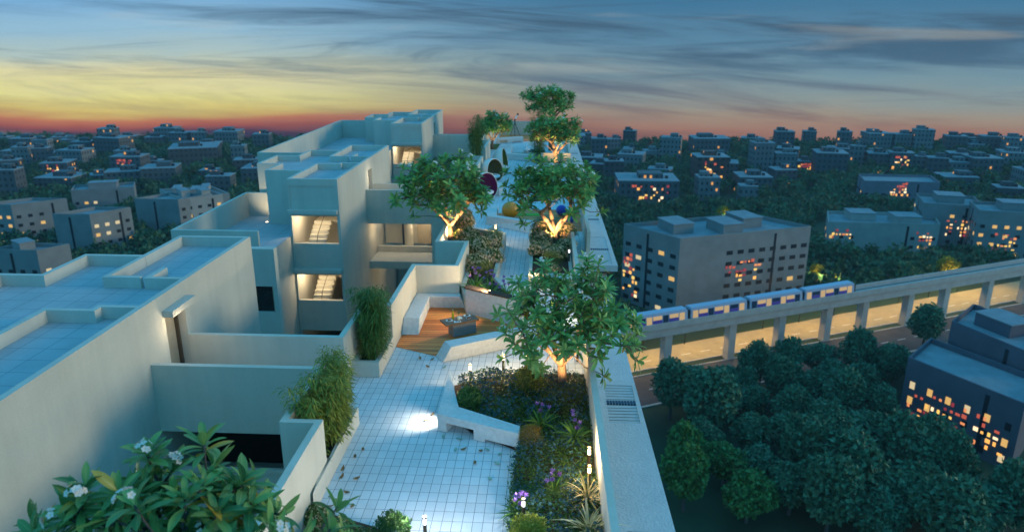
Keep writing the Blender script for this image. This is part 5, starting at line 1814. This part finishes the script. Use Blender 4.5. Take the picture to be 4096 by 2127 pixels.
block('big grey apartment block right behind the train, with roof rooms', (30.6, 165), (34.5, 13.5), (-11.8, 13.5), 19.3, 'bwall', lit=.16, seed=4, rooms=3,
      shops=((0, .36, .62, 8.0, 12.5, 26, 1, 1.0), (1, .72, .99, 2, 12.5, 26, 2, 1.0)), wr=(1.7, 1.0), skip=lambda fi, a, r_: fi == 0 and (a < .14 or .2 < a < .36))
block('long low pale block with a blank middle bay, lights at both ends', (88.6, 229.0), (34.0, -1.6), (5.2, 15.5), 8.2, 'bwallw', lit=.1, seed=5, rooms=2,
      shops=((0, .06, .22, 2.6, 6.2, 16, 3, .9), (0, .78, .93, 1.2, 6.4, 24, 4, .9)), skip=lambda fi, a, r_: fi == 0 and .3 < a < .74)
block('grey corner block at the right edge, lit balcony at mid height', (121.5, 237.5), (17, -4.5), (5, 16), 12.8, 'bwall', lit=.3, seed=6, rooms=1, shops=((0, .45, .78, 3.5, 8.5, 22, 5, .9),), skip=lambda fi, a, r_: fi == 0 and a < .35)
block('pale block cut by the right edge, in front of the grey corner block', (131.0, 223.0), (26, -5), (4.5, 14), 13.8, 'bwall', lit=.32, seed=7, rooms=1, shops=((0, .22, .42, 1.5, 7.5, 22, 6, .9),))
block('mauve long block with rows of dark windows amid far trees', (127.5, 298), (29, -2), (4, 16), 8.6, 'bwallv', lit=.05, seed=8, rooms=0, shops=((0, .38, .60, 2.5, 8.2, 24, 7, 1.1),), wr=(1.5, .8))
block('nearer left block with a lit window column on its right face', (-139.5, 207), (7.1, 10.2), (-11.7, .1), 12.9, 'bwall', lit=.5, seed=9, rooms=0, skip=lambda fi, a, r_: fi == 1)
block('left edge block with amber windows on both faces', (-172, 217.5), (11.5, 10.6), (-12, .5), 13.1, 'bwall', lit=.4, seed=10, rooms=0, skip=lambda fi, a, r_: fi == 0 and a > .5)
block('left block behind the nearer one, blank front and lit side', (-124, 230.8), (7, 10), (-15.5, .9), 12.5, 'bwall', lit=.45, seed=11, rooms=0, skip=lambda fi, a, r_: fi == 1)
block('left wide block behind, a few small lit windows', (-182.5, 262.4), (20.5, 7.4), (-5, 10), 8.6, 'bwall', lit=.25, seed=12, rooms=1, skip=lambda fi, a, r_: fi == 0 and a > .45)
block('low bluish block at the left edge just above the nearest roof', (-131.4, 171.6), (4.5, 6.5), (-13, .4), 12.0, 'bwall', lit=.1, seed=13, rooms=1)
block('pale block nearest the middle tower among the left city', (-123, 233), (9.5, 8.5), (-12, 10), 12.2, 'bwallw', lit=.25, seed=14, rooms=2)
block('low pale block with several roof rooms left of the middle tower', (-131.5, 243), (17, 6), (-12, 12), 11.0, 'bwallw', lit=.1, seed=15, rooms=3)
block('dark terraced house in the lower right corner, bright red and gold lights at its foot', (62.8, 119.0), (9.8, -16.5), (8.2, 9.0), 11.0, 'navy', lit=.45, seed=16, rooms=0,
      shops=((0, .08, .9, 2.0, 6.4, 60, 8, .85),), wr=(.9, 1.3))
block('dark taller house behind the terraced one at the right edge', (74.5, 128.6), (5.6, -14.6), (9.0, 9.5), 14.2, 'navy', lit=.25, seed=17, rooms=1, wr=(1.1, 1.1))

FARB = [(26,391,8.2,13.3,'g'),(36,415,7.4,9.9,'p'),(42,392,6.0,8.4,'g'),(55,396,9.0,6.3,'p'),(64,393,10.7,13.8,'p'),(90,411,20.0,11.1,'g'),(124,458,12.0,5.4,'g'),(136,431,10.3,12.8,'g'),(160,460,7.5,9.6,'g'),(103,355,9.9,16.5,'p'),(114,356,10.4,11.4,'p'),(73,328,14.6,13.7,'r'),(39,285,23.9,10.8,'s'),(169,429,7.5,13.3,'g'),(125,362,8.2,6.7,'s'),(133,349,14.1,12.7,'g'),(155,374,6.6,12.8,'p'),(190,431,13.4,12.0,'p'),(203,431,9.9,11.7,'b'),(213,428,10.4,14.7,'b'),(162,367,9.2,10.1,'g'),(172,364,11.0,11.0,'s'),(182,365,6.4,9.1,'p'),(234,433,11.2,10.6,'g'),(251,427,11.1,11.3,'g'),(243,426,9.5,6.9,'p'),(256,413,11.7,12.3,'p'),(185,355,8.9,10.0,'g'),(196,355,11.1,8.0,'p'),(206,351,13.1,10.6,'g'),(-340,432,9.4,6.2,'p'),(-306,404,12.4,9.2,'g'),(-281,386,8.2,11.1,'p'),(-303,434,9.4,6.2,'p'),(-266,398,10.4,8.5,'g'),(-247,392,16.5,11.6,'g'),(-249,370,11.3,6.3,'p'),(-288,375,15.4,6.6,'p'),(-275,379,10.0,5.0,'p'),(-226,284,10.6,12.8,'g'),(-235,329,12.1,8.2,'s'),(-224,321,8.5,5.0,'p'),(-208,317,9.8,4.7,'p'),(-216,300,16.4,6.6,'g'),(-204,336,14.7,10.3,'s'),(-198,348,8.1,6.4,'p'),(-191,311,14.6,7.7,'g'),(-175,312,14.6,9.2,'g'),(-240,428,9.9,7.4,'g'),(-225,429,11.1,10.0,'p'),(-213,430,8.0,10.4,'p'),(-185,454,9.7,4.4,'g'),(-184,364,23.7,10.5,'d'),(-149,345,10.9,7.9,'d')]
gd = np.random.default_rng(5)
tries = 0
while tries < 900 and len(FARB) < 118:
    tries += 1
    y = gd.uniform(285, 452)
    x = y * gd.uniform(-.80, .72)
    if -.36 < x / y < .05 and y < 330:
        continue
    w_ = gd.uniform(7, 15)
    if any(abs(x - q_[0]) < (w_ + q_[2]) * .62 + 1.5 and abs(y - q_[1]) < 15 for q_ in FARB) or any(np.hypot(x - c_[0], y - c_[1]) < r_ + w_ for c_, r_ in [(a_[0], a_[1]) for a_ in occupied]):
        continue
    FARB.append((round(x), round(y), w_, gd.uniform(5.5, 11.5), 'gpgdp'[int(gd.integers(0, 5))]))
g = np.random.default_rng(21)
kindw = {'g': 'grey', 'p': 'pale', 's': 'grey, lamp lit', 'd': 'dark low', 'r': 'dark red', 'b': 'bluish'}
cnt = {}
byk = {}
for i, fb in enumerate(FARB):
    byk.setdefault((fb[4], fb[0] > 0), []).append(i)
lab_of = {}
for (k, rt), ids in byk.items():
    ids.sort(key=lambda i: FARB[i][0] / FARB[i][1])
    for j, i in enumerate(ids):
        w_ = 'wide' if FARB[i][2] > 14 else ('tall' if FARB[i][3] > 11 else 'small')
        base = w_ + ' ' + kindw[k] + ' far ' + ('right' if rt else 'left') + ' city building'
        lab_of[i] = base + (', ' + ORD[j] + ' ' + kindw[k] + ' one from the left' if len(ids) > 1 else ', the only one so coloured')
for i, (x, y, w_, h_, k) in enumerate(FARB):
    yaw = g.normal(0, .12) - math.atan2(x, y) * .35
    dpt = w_ * g.uniform(.7, 1.0)
    b = thing('city_building', lab_of[i], 'building', (x, y, GZ), yaw, 'distant city buildings')
    mi = {'g': 0, 'p': 1, 's': 0, 'd': 2, 'r': 3, 'b': 1}[k]
    MB().box(-w_ / 2, w_ / 2, 0, dpt, 0, h_).build('wall', M['fac'][mi], b)
    MB().box(-w_ / 2 - .1, w_ / 2 + .1, -.1, dpt + .1, h_, h_ + .35).build('roof', M['broof'], b)
    c = g.uniform(-.2, .2) * w_
    MB().box(c - w_ * .2, c + w_ * .2, dpt * .3, dpt * .75, h_ + .352, h_ + 2.2).build('roof_room', M['fac'][mi], b)
    MB().box(c + w_ * .24, c + w_ * .24 + 1.1, dpt * .3, dpt * .3 + 1.1, h_ + .352, h_ + 1.4).build('water_tank', M['wdark'], b)
    if k in 'sr':
        shop_lights(b, np.array((-w_ / 2, -.02)), np.array((1.0, 0)), np.array((0, -1.0)), w_ * .2, w_ * .85, h_ * .25, h_ * .82, 20, i, 1.25)
    occupied.append((np.array((x, y)) + unit((x, y)) * dpt / 2, w_ * .62))

# the wooded ground between the buildings: one mass
g = np.random.default_rng(8)
n_ = 15000
yy = 458 * np.sqrt(g.uniform((62 / 458) ** 2, 1, n_))
xx = g.uniform(-1.0, 1.0, n_) * (yy * .92 + 20)
ok = np.abs(xx) > 0
# keep the roads, the park clearing and the building the viewer stands on free of trees
rel = np.stack([xx - V0[0], yy - V0[1]], 1)
sl, nl = rel @ VD, rel @ VN
ok &= ~((nl > -13.0) & (nl < 18 + np.clip(sl, 0, 150) * .02) & (sl > -90) & (sl < 180))
ok &= ~((nl <= -13) & (xx > 8))
ok &= ~((np.abs(xx + 8) < 34) & (yy < 92))
ok &= ~((xx > 8) & (yy < 100))
for c, r_ in occupied:
    ok &= np.hypot(xx - c[0], yy - c[1]) > r_ + 2.2
xx, yy = xx[ok], yy[ok]
keep, cells = [], {}
for i in range(len(xx)):
    cs = 4.6 if yy[i] < 330 else 6.0
    c = (int(xx[i] // cs), int(yy[i] // cs))
    if c not in cells:
        cells[c] = 1
        keep.append(i)
xx, yy = xx[keep], yy[keep]
nt = len(xx)
K_ = 95
d = g.normal(0, 1, (nt, K_, 3)); d /= np.linalg.norm(d, axis=2)[:, :, None]
d[:, :, 2] = np.where(d[:, :, 2] < -.25, -d[:, :, 2], d[:, :, 2])
rad = g.uniform(2.1, 3.4, nt); hg = g.uniform(1.8, 3.0, nt)
lob = 1 + .22 * np.sin(3 * np.arctan2(d[:, :, 1], d[:, :, 0]) + g.random((nt, 1)) * 6) + .15 * np.sin(6 * d[:, :, 2] + g.random((nt, 1)) * 6)
P = d * (lob * g.uniform(.8, 1.05, (nt, K_)))[:, :, None] * np.stack([rad, rad, hg], 1)[:, None, :]
P += np.stack([xx, yy, GZ + hg * .8 + g.uniform(.3, 1.6, nt)], 1)[:, None, :]
Nn = d.reshape(-1, 3); P = P.reshape(-1, 3)
Mx = frames(Nn * .3 + g.normal(0, .8, P.shape), Nn + g.normal(0, .5, P.shape)) * g.uniform(.9, 1.9, len(P))[:, None, None]
rn = np.clip(np.repeat(np.clip(g.normal(.45, .25, nt), 0, 1), K_) * .7 + g.random(len(P)) * .3, 0, 1)
M['wood'] = mat_leaf('wood_leaf', (.014, .065, .032), (.060, .165, .075), None, .7, .12)
wd = MB().scatter(quad_t[0], quad_t[1], quad_t[2], Mx, P, rn).build('far_woods', M['wood'], uv=True)
tag(wd, 'dark green tree cover filling the ground between the city buildings', 'woods', kind='stuff')
print('trees in woods', nt, 'faces', len(wd.data.polygons))

# thin evening air over the city
mh, N = new_mat('evening_air')
v_ = N.n('ShaderNodeVolumePrincipled')
v_.inputs['Color'].default_value = (.62, .76, .86, 1)
v_.inputs['Density'].default_value = 0.00018
o_ = N.n('ShaderNodeOutputMaterial')
N.t.links.new(v_.outputs[0], o_.inputs['Volume'])
hz = MB().box(-480, 480, -60, 470, GZ - 1, 12.5).build('haze', mh)
tag(hz, 'thin blue evening haze over the city', kind='stuff')
